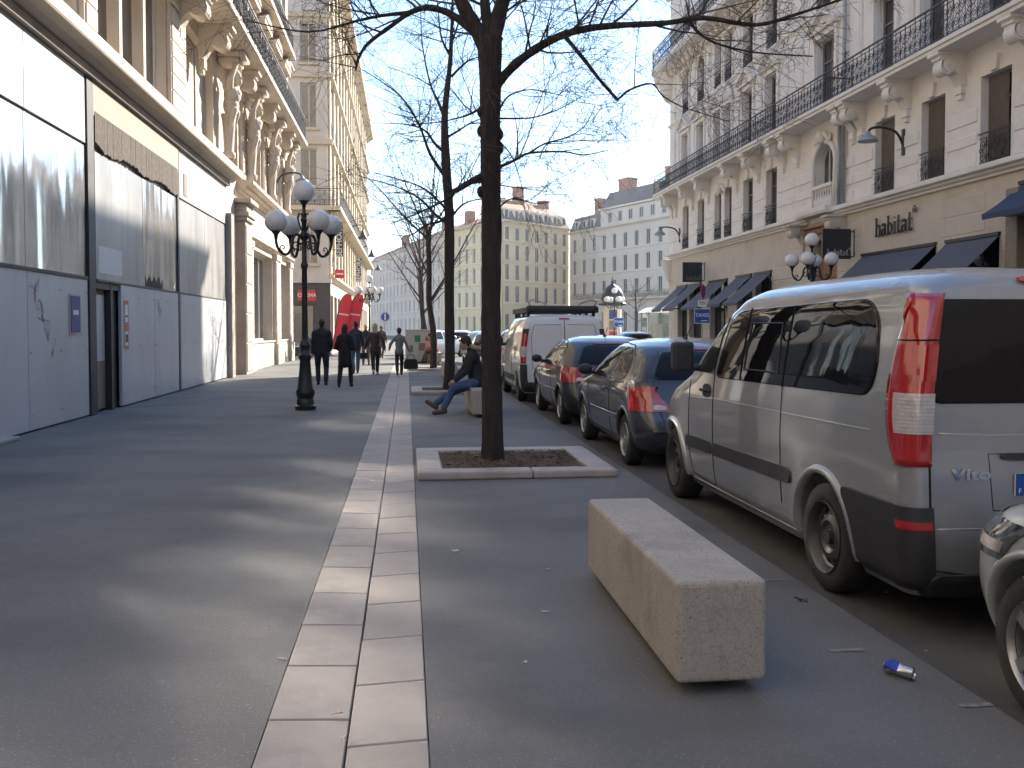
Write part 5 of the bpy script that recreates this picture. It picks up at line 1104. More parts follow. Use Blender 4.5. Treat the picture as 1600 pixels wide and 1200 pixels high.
def arch_lip(sh, y0, zc, r, side, m, parent, wdt=.03, thick=.014, a0=-8, a1=188, name='wheel_arch'):
    pts = []; n = 26; mb = MB()
    for i in range(n+1):
        a = R(a0+(a1-a0)*i/n); row = []
        for rr, e in ((r-.004,-.03),(r,.0+thick*.6),(r+wdt*.5,thick),(r+wdt,.001),(r+wdt,-.02)):
            y, z = y0+rr*math.cos(a), max(zc+rr*math.sin(a), sh.lv[0][0]+.01); row.append((side*(sh.sideX(y, z)+e), y, z))
        mb.v += row
    for i in range(n):
        for k in range(4): mb.f.append((i*5+k, i*5+k+1, i*5+k+6, i*5+k+5)); mb.mi.append(0)
    return mb.obj(name, m, parent, smooth=True)
def finish_body(sh, ax, rw, w, m, parent, zc):
    mb = sh.mesh(); mb.mi = [0]*len(mb.f); o = mb.obj('body', m, parent, smooth=True); cut_arches(o, ax, rw, w, zc)
    return o

# ---------------------------------------------------------------- silver passenger van
ROADZ = -.04
def L(z, yr, yf, w, cr=(.12,.1), cf=(.5,.4), br=.03, bf=.1): return (z, yr, yf, w, cr[0], cr[1], cf[0], cf[1], br, bf)
vv = Shell([L(.2,.14,4.6,.84), L(.3,.04,4.72,.915), L(.5,.0,4.78,.945), L(.7,.01,4.77,.952), L(.88,.02,4.72,.955), L(1.0,.03,4.56,.952,(.12,.1),(.5,.42)), L(1.08,.035,4.32,.948,(.12,.1),(.5,.42)), L(1.16,.04,4.04,.942,(.12,.1),(.45,.42)), L(1.26,.05,3.84,.93,(.12,.1),(.4,.4)),
    L(1.5,.075,3.44,.895,(.12,.1),(.36,.36)), L(1.68,.1,3.12,.86,(.13,.11),(.34,.34)), L(1.77,.125,2.92,.83,(.15,.12),(.34,.34)), L(1.83,.17,2.72,.78,(.2,.16),(.4,.34)), L(1.87,.26,2.45,.7,(.3,.2),(.5,.34)), L(1.895,.5,2.1,.54,(.4,.25),(.5,.3)), L(1.905,.85,1.7,.3,(.3,.15),(.3,.15))])
van = thing('silver_van', 'dusty silver passenger van with dark windows parked nearest on the road', 'van', (3.47, 4.38, ROADZ))
van.scale = (1, 1, 1.03); AX = (1.01, 4.2); finish_body(vv, AX, .375, .95, 'paint_silver', van, .33)
for y in AX:
    for s in (-1, 1): wheel(van, s*.83, y, .325, .325, .22, s, 'steel'); arch_lip(vv, y, .33, .375, s, 'paint_silver', van, .05, .03)
for s in (-1, 1):
    wo = vv.patch('side', [(.46,1.2),(2.95,1.17),(2.98,1.22),(2.82,1.64),(2.66,1.7),(.62,1.73),(.46,1.62),(.4,1.35)], .004, 2, side=s).obj('side_window', 'car_glass', van, smooth=True)
    vv.patch('side', [(3.06,1.2),(3.55,1.2),(3.52,1.28),(3.12,1.62),(3.0,1.66),(2.97,1.4)], .004, 2, side=s).obj('door_window', 'car_glass_light', van, smooth=True)
    for yy in (1.62, 2.42): vv.line('side', [(yy,1.18),(yy,1.71)], .006, s, .006).obj('pillar_line', 'gap', wo)
    vv.line('side', [(1.72,1.27),(2.36,1.265),(2.34,1.6),(1.76,1.6),(1.72,1.27)], .005, s, .007).obj('sliding_frame', 'plastic_dark', wo)
    for yy, z0, z1 in ((3.02,.3,1.2),(1.62,.42,1.2)): vv.line('side', [(yy,z0),(yy,z1)], .004, s, .001).obj('panel_gap', 'gap', van)
    vv.line('side', [(3.04,1.2),(2.98,1.45),(2.86,1.7)], .006, s, .002).obj('panel_gap', 'gap', van)
    vv.line('side', [(3.66,1.12),(3.7,.55),(3.62,.32),(3.02,.3)], .004, s, .001).obj('panel_gap', 'gap', van)
    vv.line('side', [(.42,1.02),(2.95,1.0),(3.7,.97)], .02, s, -.0172, 8).obj('swage_line', 'paint_silver', van, smooth=True)
    vv.patch('side', [(1.44,.57),(3.0,.55),(3.0,.65),(1.44,.67)], .014, 1, side=s).obj('rub_strip', 'plastic_dark', van, smooth=True); vv.patch('side', [(3.05,.55),(3.76,.54),(3.76,.64),(3.05,.65)], .014, 1, side=s).obj('rub_strip', 'plastic_dark', van, smooth=True)
    vv.patch('side', [(1.46,.2),(3.76,.2),(3.76,.27),(1.46,.27)], .006, 1, side=s).obj('sill', 'paint_silver', van, smooth=True)
    x = vv.sideX(3.18, 1.06); h = MB().tube([(s*(x-.01),3.1,1.05),(s*(x+.035),3.13,1.06),(s*(x+.035),3.26,1.06),(s*(x-.01),3.29,1.05)], .014, 7); h.obj('door_handle', 'plastic_dark', van, smooth=True); vv.patch('side', [(3.08,1.0),(3.31,1.0),(3.31,1.11),(3.08,1.11)], .003, 2, side=s).obj('handle_recess', 'plastic_dark', van, smooth=True)
    x = vv.sideX(3.5, 1.25); mr = B('wing_mirror', 'plastic_dark', van, (min(s*(x+.05),s*(x+.24)),max(s*(x+.05),s*(x+.24)),3.46,3.58,1.2,1.45), (min(s*(x-.03),s*(x+.07)),max(s*(x-.03),s*(x+.07)),3.48,3.56,1.2,1.26), bevel=.035)
    # rear bumper wraps to the wheel arch
    vv.patch('side', [(.14,.25),(.58,.25),(.66,.4),(.7,.55),(.74,.68),(.14,.68)], .016, 1, side=s).obj('bumper_side', 'plastic_dark', van, smooth=True)
# tail lamp wrapping the corner
def corner_patch(sh, z0, z1, fside, frear, side, off, nz=22, nk=10):
    mb = MB()
    for j in range(nz+1):
        z = z0+(z1-z0)*j/nz; l = sh.at(z); _, yr, yf, w, ar, br, *_r = l; wr = l[8]; ya = yr+ar; ys = yr + fside(z); xr = w-frear(z)
        P = [(sh.sideX(ys, z)+off, ys)] + [(sh.sideX(ys+(ya-ys)*k/3, z)+off, ys+(ya-ys)*k/3) for k in (1, 2)]
        for k in range(nk+1):
            q = PI/2*k/nk; x = w-br+br*math.cos(q); y = yr+ar-ar*math.sin(q)+wr*(x/w)**2*(k/nk); nx, ny = math.cos(q), -math.sin(q); P.append((x+nx*off, y+ny*off))
        P.append((xr, sh.endY(xr, z, False)-off)); 
        if side < 0: P = [(-x, y) for x, y in P]
        mb.v += [(x, y, z) for x, y in P]; npt = len(P)
    for j in range(nz):
        for k in range(npt-1): mb.f.append((j*npt+k, j*npt+k+1, (j+1)*npt+k+1, (j+1)*npt+k)); mb.mi.append(0)
    return mb
def corner_front(sh, z0, z1, fside, ffront, side, off, nz=14, nk=10):
    mb = MB()
    for j in range(nz+1):
        z = z0+(z1-z0)*j/nz; l = sh.at(z); _, yr, yf, w, ar, br, af, bf, wr, wf = l; ya = yf-af; ys = ya - fside(z); xr = w-bf-ffront(z)
        P = [(sh.sideX(ys+(ya-ys)*k/3, z)+off, ys+(ya-ys)*k/3) for k in (0, 1, 2)]
        for k in range(nk+1):
            q = PI/2*k/nk; x = w-bf+bf*math.cos(q); y = yf-af+af*math.sin(q)-wf*(x/w)**2*(k/nk); P.append((x+math.cos(q)*off, y+math.sin(q)*off))
        P.append((xr, sh.endY(xr, z, True)+off)); mb.v += [(side*x, y, z) for x, y in P]; npt = len(P)
    for j in range(nz):
        for k in range(npt-1): mb.f.append((j*npt+k, j*npt+k+1, (j+1)*npt+k+1, (j+1)*npt+k)); mb.mi.append(0)
    return mb
def fs_(z): f = min(max((z-.88)/.86,0),1); return .12 + .12*math.sin(PI*min(1,f*1.05)**.8) - .04*f
for s in (-1, 1):
    tl = corner_patch(vv, .88, 1.74, fs_, lambda z: .13, s, .012).obj('tail_light', 'lens_red', van, smooth=True); so_ = tl.modifiers.new('s', 'SOLIDIFY'); so_.thickness = .012; so_.offset = -1
    c = corner_patch(vv, 1.04, 1.24, lambda z: fs_(z)-.075, lambda z: .135, s, .0145, 8).obj('clear_lens', 'lens_clear', tl, smooth=True)
    corner_patch(vv, 1.5, 1.508, fs_, lambda z: .13, s, .0145, 1).obj('lens_joint', 'gap', tl)
    corner_patch(vv, 1.3, 1.48, lambda z: .15, lambda z: .132, s, .0142, 6).obj('inner_lens', 'glow_red' if False else 'lens_red', tl)
    for k in range(10): corner_patch(vv, 1.05+.019*k, 1.053+.019*k, lambda z: fs_(z)-.08, lambda z: .136, s, .0155, 1).obj('lens_rib', 'rim_alloy', c)
tg = vv.patch('rear', [(-.815,1.19),(.815,1.19),(.8,1.45),(.755,1.71),(-.755,1.71),(-.8,1.45)], .006, 1).obj('rear_window', 'car_glass', van, smooth=True)
vv.line('rear', [(.815,1.74),(.83,1.4),(.832,.9),(.83,.5),(.79,.36),(.6,.33),(-.6,.33),(-.79,.36),(-.83,.5),(-.832,.9),(-.83,1.4),(-.815,1.74)], .006, 1, .001).obj('tailgate_gap', 'gap', van)
bmp = MB(); prof = [(.16,-.0),(.2,-.03),(.3,-.05),(.42,-.055),(.6,-.045),(.66,-.02),(.67,.02)]
for s in (-1, 1):
    vv.patch('rear', [(s*.84,.28),(s*.93,.3),(s*.93,.67),(s*.84,.67)], .014, 0).obj('bumper_corner', 'plastic_dark', van, smooth=True)
corner_patch(vv, .24, .68, lambda z: .16, lambda z: .13, -1, .018).obj('bumper_corner', 'plastic_dark', van, smooth=True); corner_patch(vv, .24, .68, lambda z: .16, lambda z: .13, 1, .018).obj('bumper_corner', 'plastic_dark', van, smooth=True)
vv.patch('rear', [(-.82,.2),(.82,.2),(.82,.34),(-.82,.34)], .03, 1).obj('bumper', 'plastic_dark', van, smooth=True)
for s in (-1, 1): corner_patch(vv, .57, .61, lambda z: .0+.05, lambda z: .115, s, .024, 2).obj('reflector', 'lens_red', van, smooth=True)
rec = vv.patch('rear', [(-.5,.66),(.5,.66),(.52,.94),(-.52,.94)], -.002, 1).obj('plate_recess', 'paint_silver', van, smooth=True); vv.line('rear', [(-.5,.66),(-.52,.94),(.52,.94),(.5,.66),(-.5,.66)], .003, 1, .0).obj('recess_edge', 'gap', rec); vv.patch('rear', [(-.46,.91),(.46,.91),(.46,.945),(-.46,.945)], .022, 1).obj('grab_handle', 'plastic_dark', van, smooth=True)
vv.line('rear', [(-.78,1.04),(-.5,1.03),(.5,1.03),(.78,1.04)], .016, 1, -.0138, 8).obj('swage_line', 'paint_silver', van, smooth=True); vv.line('rear', [(-.8,.57),(.8,.57)], .012, 1, -.0098, 8).obj('swage_line', 'paint_silver', van, smooth=True)
pl = new('number_plate', None, van, (-.13, vv.endY(.13,.76,False)-.008, .79)); B('plate', 'white_paint', pl, (-.26,.26,-.006,.004,-.055,.055)); B('country_band', 'blue_sign', pl, (-.26,-.215,-.008,-.005,-.055,.055), (.215,.26,-.008,-.005,-.055,.055)); new('lettering', text_mesh('F', .035, 'white_paint', .001), pl, (-.238,-.009,-.032), (PI/2,0,0))
bd = new('model_badge', text_mesh('Vito', .1, 'chrome', .006, .002), van, (-.62, vv.endY(.62,.83,False)-.008, .84), (PI/2,0,0)); bd.scale = (1.25, .8, 1)
vv.patch('rear', [(-.3,1.8),(.3,1.8),(.3,1.83),(-.3,1.83)], .02, 1).obj('brake_light', 'lens_red', van)
ws_ = vv.patch('front', [(-.78,1.22),(.78,1.22),(.7,1.66),(.6,1.72),(-.6,1.72),(-.7,1.66)], .005, 1).obj('windscreen', 'car_glass', van, smooth=True)
for s in (-1, 1): vv.patch('front', [(s*.5,.75),(s*.85,.76),(s*.9,.95),(s*.6,.95)], .008, 2).obj('headlight', 'lens_clear', van, smooth=True)
vv.patch('front', [(-.45,.72),(.45,.72),(.42,.92),(-.42,.92)], .008, 1).obj('grille', 'plastic_dark', van); vv.patch('front', [(-.85,.26),(.85,.26),(.85,.5),(-.85,.5)], .01, 1).obj('bumper', 'plastic_dark', van)

# ---------------------------------------------------------------- hatchback kit
def hatch(name, label, loc, m, Ln=4.05, H=1.47, W=.865, wb=2.54, ro=.66, rw=.305, rim='alloy5', light=0, group='cars parked along the kerb', bumper_dark=False, tall=0, rz=0, detail=True, sunroof=False):
    k = H/1.47; e = Ln/4.05; h = lambda z: z*k
    def q(z, yr, yf, w, cr=(.3,.26), cf=(.55,.5), br=.06, bf=.14): return (h(z), yr*e, yf*e, w*W/.865, cr[0], cr[1]*W/.865, cf[0], cf[1]*W/.865, br, bf)
    t_ = tall
    sh = Shell([q(.17,.2,3.85,.72), q(.25,.06,3.97,.8), q(.4,.0,4.04,.845), q(.55,.02,4.05,.862), q(.7,.07,4.0,.865), q(.8,.1,3.86,.862), q(.88,.13,3.55+t_*.2,.855), q(.95,.16,3.1+t_*.25,.84,(.3,.28),(.5,.45)), q(1.0,.2,2.92+t_*.2,.82,(.3,.3),(.4,.4)), q(1.12,.3,2.72+t_*.15,.765,(.34,.32),(.4,.4)), q(1.26,.44,2.42+t_*.1,.7,(.36,.34),(.4,.38)), q(1.36,.58,2.16,.64,(.36,.34),(.42,.36)), q(1.42,.76,1.92,.55,(.4,.32),(.42,.32)), q(1.455,1.0,1.66,.38,(.3,.22),(.3,.22)), q(1.47,1.2,1.45,.15,(.1,.08),(.1,.08))])
    car = thing(name, label, 'car', loc, rz, group); AX = (ro, ro+wb); finish_body(sh, AX, rw+.045, W, m, car, rw+.01)
    for y in AX:
        for s in (-1, 1): wheel(car, s*(W-.115), y, rw, rw, .195, s, rim); (arch_lip(sh, y, rw+.01, rw+.045, s, m, car, .035, .012) if detail else None)
    for s in (-1, 1):
        z0, z1, z2 = h(.975), h(1.3), h(1.375)
        a = sh.patch('side', [(1.42*e,z0-.02),(2.62*e,z0-.01),(2.7*e,z0+.02),(2.3*e,z1-.02),(2.06*e,z2-.03),(1.42*e,z2-.01)], .004, 1, side=s).obj('door_window', 'car_glass_light', car, smooth=True)
        b = sh.patch('side', [(.68*e,h(1.06)),(.8*e,z0+.0),(1.36*e,z0-.02),(1.36*e,z2-.01),(1.0*e,z2-.03),(.78*e,h(1.24))], .004, 1, side=s).obj('rear_side_window', 'car_glass', car, smooth=True)
        sh.line('side', [(.72*e,z0-.02),(1.4*e,z0-.04),(2.7*e,z0-.03)], .008, s, .003).obj('window_trim', 'plastic_dark', car); sh.line('side', [(.74*e,h(1.26)),(1.0*e,z2+.0),(1.5*e,z2+.025),(2.06*e,z2+.005),(2.4*e,z1-.02),(2.76*e,z0)], .008, s, .002).obj('roof_trim', 'plastic_dark', car)
        sh.line('side', [(1.39*e,h(.22)),(1.39*e,z0)], .004, s, .001).obj('panel_gap', 'gap', car); sh.line('side', [(2.76*e,z0-.05),(2.72*e,h(.6)),(2.62*e,h(.25)),(1.4*e,h(.22))], .004, s, .001).obj('panel_gap', 'gap', car)
        sh.patch('side', [(1.0*e,h(.5)),(2.6*e,h(.5)),(2.6*e,h(.56)),(1.0*e,h(.56))], .012, 1, side=s).obj('rub_strip', m, car, smooth=True)
        if detail:
            x = sh.sideX(1.55*e, h(.84)); MB().tube([(s*(x-.01),1.46*e,h(.84)),(s*(x+.03),1.49*e,h(.845)),(s*(x+.03),1.62*e,h(.845)),(s*(x-.01),1.65*e,h(.84))], .013, 6).obj('door_handle', m, car, smooth=True)
        x = sh.sideX(2.55*e, h(.98)); mr = MB().ell((s*(x+.12),2.56*e,h(1.03)), (.1,.06,.075), 12, 8); mr.capsule((s*(x-.02),2.55*e,h(.98)), (s*(x+.06),2.56*e,h(1.0)), .03, .03, 8); mr.obj('wing_mirror', 'plastic_dark', car, smooth=True)
        # tail light: sheet over the rear corner
        zt0, zt1 = (h(.66), h(.93)) if light == 0 else (h(.72), h(.96))
        def fsd(z, a=zt0, b=zt1): f = (z-a)/(b-a); return (.1+.42*f**1.2*(1-.35*f) if light == 0 else .24+.16*math.sin(PI*f*.8))
        def frr(z, a=zt0, b=zt1): f = (z-a)/(b-a); return (.44-.24*f if light == 0 else .22+.3*f)
        tl = corner_patch(sh, zt0, zt1, fsd, frr, s, .012, 14).obj('tail_light', 'lens_red', car, smooth=True)
        sh.patch('rear', [(s*.5*W/.865,zt0+.02),(s*.66*W/.865,zt0+.02),(s*.64*W/.865,zt0+.085),(s*.5*W/.865,zt0+.06)], .017, 1).obj('clear_lens', 'lens_clear', tl, smooth=True)
        hl_ = corner_front(sh, h(.62), h(.79), lambda z: .02+.25*(z/h(1)-.62), lambda z: .02+.12*(z/h(1)-.62), s, .008).obj('headlight', 'headlamp', car, smooth=True); corner_front(sh, h(.65), h(.7), lambda z: -.1, lambda z: -.12, s, .0105, 4).obj('indicator', 'lens_clear', hl_, smooth=True)
    w = W/.865
    rw_ = sh.patch('rear', [(-.6*w,h(1.0)),(.6*w,h(1.0)),(.56*w,h(1.12)),(.44*w,h(1.31)),(-.44*w,h(1.31)),(-.56*w,h(1.12))], .006, 1).obj('rear_window', 'car_glass', car, smooth=True); sh.line('rear', [(0,h(1.0)),(.34*w,h(1.04))], .008, 1, .014).obj('wiper', 'plastic_dark', rw_)
    sh.line('rear', [(-.46*w,h(1.37)),(-.5*w,h(1.2)),(-.62*w,h(.98)),(-.6*w,h(.72)),(-.54*w,h(.56)),(.54*w,h(.56)),(.6*w,h(.72)),(.62*w,h(.98)),(.5*w,h(1.2)),(.46*w,h(1.37))], .005, 1, .001).obj('tailgate_gap', 'gap', car)
    sh.patch('rear', [(-.6*w,h(.2)),(.6*w,h(.2)),(.6*w,h(.3)),(-.6*w,h(.3))], .012, 1).obj('lower_bumper', 'plastic_dark', car, smooth=True); sh.patch('rear', [(-.7*w,h(.44)),(.7*w,h(.44)),(.7*w,h(.5)),(-.7*w,h(.5))], .02, 1).obj('bumper_strip', 'plastic_dark' if bumper_dark else m, car, smooth=True)
    pl = new('number_plate', None, car, (0, sh.endY(0,h(.66),False)-.012, h(.66))); B('plate', 'white_paint', pl, (-.26,.26,-.006,.004,-.055,.055)); B('country_band', 'blue_sign', pl, (-.26,-.215,-.008,-.005,-.055,.055), (.215,.26,-.008,-.005,-.055,.055))
    sh.patch('rear', [(-.3,h(1.335)),(.3,h(1.335)),(.3,h(1.36)),(-.3,h(1.36))], .02, 1).obj('brake_light', 'lens_red', car)
    sh.patch('front', [(-.66*w,h(1.0)),(.66*w,h(1.0)),(.6*w,h(1.2)),(.5*w,h(1.34)),(-.5*w,h(1.34)),(-.6*w,h(1.2))], .005, 1).obj('windscreen', 'car_glass_light', car, smooth=True)
    sh.patch('front', [(-.4*w,h(.3)),(.4*w,h(.3)),(.5*w,h(.5)),(-.5*w,h(.5))], .01, 1).obj('grille', 'plastic_dark', car)
    MB().tube([(0,1.0*e,h(1.45)),(0,.8*e,h(1.6))], .006, 5).lathe([(.04,h(1.44)),(.03,h(1.47)),(0,h(1.48))], 10, (0,1.02*e,0)).obj('aerial', 'plastic_dark', car)
    return car, sh
hatch('hatchback_car', 'dark blue grey hatchback parked in front of the silver van', (3.4, 10.05, ROADZ), 'paint_blue_grey', H=1.5, light=0)
hatch('hatchback_car', 'nearly black hatchback parked between white van and blue grey hatchback', (3.42, 14.78, ROADZ), 'paint_black', Ln=4.2, H=1.49, W=.88, wb=2.6, light=1)
hatch('hatchback_car', 'silver green car nose at the right picture edge behind the silver van', (3.36, .1, ROADZ), 'paint_teal_grey', Ln=4.1, H=1.5, W=.87, ro=.68, wb=2.62, rw=.315, rim='alloy5')
hatch('compact_car', 'pale grey tall car beyond the white van with red tail lamps', (3.45, 25.6, ROADZ), 'paint_pale', Ln=4.2, H=1.62, light=1, tall=1, detail=False)
hatch('compact_car', 'white car second beyond the white van', (3.45, 30.6, ROADZ), 'paint_white', Ln=4.0, H=1.5, light=1, detail=False)
hatch('compact_car', 'black car third beyond the white van', (3.4, 35.4, ROADZ), 'paint_black', Ln=4.1, H=1.48, light=0, detail=False)
hatch('compact_car', 'light silver car fourth beyond the white van', (3.45, 40.2, ROADZ), 'paint_pale', Ln=4.1, H=1.5, light=1, detail=False)
hatch('compact_car', 'white car angled behind the white street cabinet', (.5, 50.3, ROADZ), 'paint_white', Ln=4.2, H=1.55, light=1, tall=1, rz=R(-38), detail=False, group='cars about the crossing')
hatch('compact_car', 'dark car nosing out of the side street past the cream building', (-9.3, 49.6, ROADZ), 'paint_black', Ln=4.1, H=1.48, rz=R(-90), detail=False, group='cars about the crossing')
hatch('compact_car', 'white car parked far along the kerb beyond the crossing', (3.45, 58.5, ROADZ), 'paint_white', Ln=4.1, H=1.5, light=1, detail=False)
cz, _ = hatch('compact_car', 'dark far car with glowing red brake lights before the bus shelter', (10.8, 42, ROADZ), 'paint_blue_grey', Ln=4.1, H=1.46, light=0, detail=False, group='cars about the crossing')
for c in cz.children:
    if c.name.startswith('tail_light'): c.data.materials[0] = M['glow_red']

# ---------------------------------------------------------------- white work van with roof rack
wv = Shell([L(.22,.1,4.7,.84), L(.32,.02,4.78,.9), L(.5,.0,4.82,.93), L(.75,.0,4.8,.94), L(.92,.01,4.66,.94,(.1,.08),(.5,.42)), L(1.04,.02,4.3,.935,(.1,.08),(.5,.42)), L(1.14,.02,4.0,.93,(.1,.08),(.45,.42)), L(1.25,.03,3.82,.92,(.1,.08),(.4,.4)), L(1.5,.05,3.42,.885,(.1,.08),(.36,.36)), L(1.7,.07,3.08,.85,(.12,.1),(.34,.34)), L(1.79,.09,2.9,.82,(.14,.12),(.34,.34)), L(1.85,.14,2.7,.77,(.2,.16),(.4,.34)), L(1.89,.28,2.4,.66,(.3,.2),(.5,.34)), L(1.91,.7,1.9,.4,(.3,.2),(.3,.2))])
t = thing('work_van', 'white work van with black roof rack parked ahead of the hatchbacks', 'van', (3.36, 19.55, ROADZ)); AX = (.85, 3.85); finish_body(wv, AX, .37, .935, 'paint_van_white', t, .33)
for y in AX:
    for s in (-1, 1): wheel(t, s*.82, y, .325, .325, .2, s, 'steel')
for s in (-1, 1):
    wv.patch('side', [(3.06,1.2),(3.55,1.2),(3.5,1.3),(3.12,1.62),(3.0,1.66),(2.97,1.4)], .004, 2, side=s).obj('door_window', 'car_glass', t, smooth=True)
    for yy in (2.95, 1.7): wv.line('side', [(yy,.35),(yy,1.6)], .005, s, .001).obj('panel_gap', 'gap', t)
    wv.patch('side', [(1.3,.42),(3.4,.42),(3.4,.56),(1.3,.56)], .014, 1, side=s).obj('rub_strip', 'plastic_dark', t, smooth=True)
    tl = corner_patch(wv, .86, 1.5, lambda z: .12, lambda z: .11, s, .012).obj('tail_light', 'lens_red', t, smooth=True); corner_patch(wv, 1.0, 1.22, lambda z: .1, lambda z: .105, s, .0145, 6).obj('clear_lens', 'lens_clear', tl); corner_patch(wv, 1.5, 1.6, lambda z: .12, lambda z: .11, s, .012, 3).obj('lamp_cap', 'plastic_dark', tl)
    corner_patch(wv, .24, .84, lambda z: .16, lambda z: .13, s, .016).obj('bumper_corner', 'plastic_dark', t, smooth=True)
    x = wv.sideX(3.45, 1.25); MB().ell((s*(x+.14),3.5,1.3), (.1,.07,.15), 12, 8).capsule((s*(x-.02),3.48,1.22), (s*(x+.1),3.5,1.22), .04, .04).obj('wing_mirror', 'plastic_dark', t, smooth=True)
    dp = wv.patch('rear', [(s*.06,.75),(s*.7,.75),(s*.72,1.4),(s*.66,1.68),(s*.06,1.7)], .006, 2).obj('rear_door_panel', 'paint_van_white', t, smooth=True); wv.line('rear', [(s*.07,.76),(s*.7,.76),(s*.71,1.4),(s*.65,1.68),(s*.07,1.69)], .005, 1, .006).obj('door_seam', 'gap', dp)
wv.line('rear', [(0,.4),(0,1.82)], .007, 1, .002).obj('door_gap', 'gap', t); wv.patch('rear', [(-.85,.24),(.85,.24),(.85,.46),(-.85,.46)], .03, 1).obj('bumper', 'plastic_dark', t, smooth=True); wv.patch('rear', [(-.12,1.8),(.12,1.8),(.12,1.835),(-.12,1.835)], .015, 1).obj('brake_light', 'lens_red', t)
pl = new('number_plate', None, t, (.0, -.01, .62)); B('plate', 'white_paint', pl, (-.26,.26,-.012,.0,-.055,.055))
rk = new('roof_rack', None, t); B('rear_roller', 'plastic_dark', rk, (-.78,.78,.28,.5,1.98,2.1), bevel=.04)
for y in (.5, 1.3, 2.1, 2.7): B('cross_bar', 'plastic_dark', rk, (-.76,.76,y,y+.06,1.95,2.0)); [B('bar_foot', 'plastic_dark', rk, (s*.72-.03,s*.72+.03,y,y+.06,1.78,1.96)) for s in (-1, 1)]
for s in (-1, 1): B('side_rail', 'plastic_dark', rk, (s*.76-.03,s*.76+.03,.3,2.9,1.95,2.06)); MB().tube(crom([(s*.7,.35,2.1),(s*.74,.3,2.18),(s*.6,.3,2.22),(s*.35,.32,2.12)]), .015, 6).obj('ladder_hook', 'zinc', rk)
wv.patch('front', [(-.78,1.2),(.78,1.2),(.7,1.66),(-.7,1.66)], .005, 1).obj('windscreen', 'car_glass', t, smooth=True)
for s in (-1, 1): wv.patch('front', [(s*.5,.75),(s*.85,.76),(s*.88,.92),(s*.6,.92)], .008, 2).obj('headlight', 'lens_clear', t, smooth=True)

# ================================================================ PEOPLE
def cloth(name, c, c2=None): mat(name, c, .85, c2 or tuple(x*1.35+.004 for x in c), 9, bump=.5, bscale=14)
cloth('navy_cloth', (.016,.017,.024)); cloth('black_cloth', (.01,.01,.012)); cloth('jeans', (.05,.085,.17)); cloth('dark_jeans', (.02,.025,.045)); cloth('grey_cloth', (.13,.135,.14)); cloth('red_cloth', (.4,.05,.03)); cloth('plum_cloth', (.04,.02,.028)); cloth('pale_cloth', (.5,.48,.45)); cloth('brown_cloth', (.09,.05,.035)); cloth('shoe_dark', (.025,.022,.02)); cloth('shoe_pale', (.45,.43,.42))
mat('hair_dark', (.012,.009,.008), .5, (.025,.018,.014), 40, bump=.6, bscale=60, stretch=(1,1,.2)); mat('hair_blond', (.5,.36,.19), .5, (.38,.26,.13), 40, bump=.6, bscale=60, stretch=(1,1,.2)); mat('hair_brown', (.06,.035,.022), .5, (.09,.055,.035), 40, bump=.6, bscale=60, stretch=(1,1,.2)); mat('fur', (.42,.32,.22), .9, (.3,.22,.15), 60, bump=1, bscale=80)
def ik(a, c, l1, l2, pole):
    d = c-a; D = min(d.length, l1+l2-.004); d.normalize(); c = a+d*D; x = (l1*l1-l2*l2+D*D)/(2*D); h = math.sqrt(max(l1*l1-x*x, 0)); p = pole-d*pole.dot(d); p.normalize(); return a+d*x+p*h, c
def meshed(mb, name, m, parent, vox, sm=3):
    o = mb.obj(name, m, parent, smooth=True); r_ = o.modifiers.new('r', 'REMESH'); r_.mode = 'VOXEL'; r_.voxel_size = vox; r_.use_smooth_shade = True
    s_ = o.modifiers.new('s', 'SMOOTH'); s_.iterations = sm; s_.factor = .5; bake(o); return o
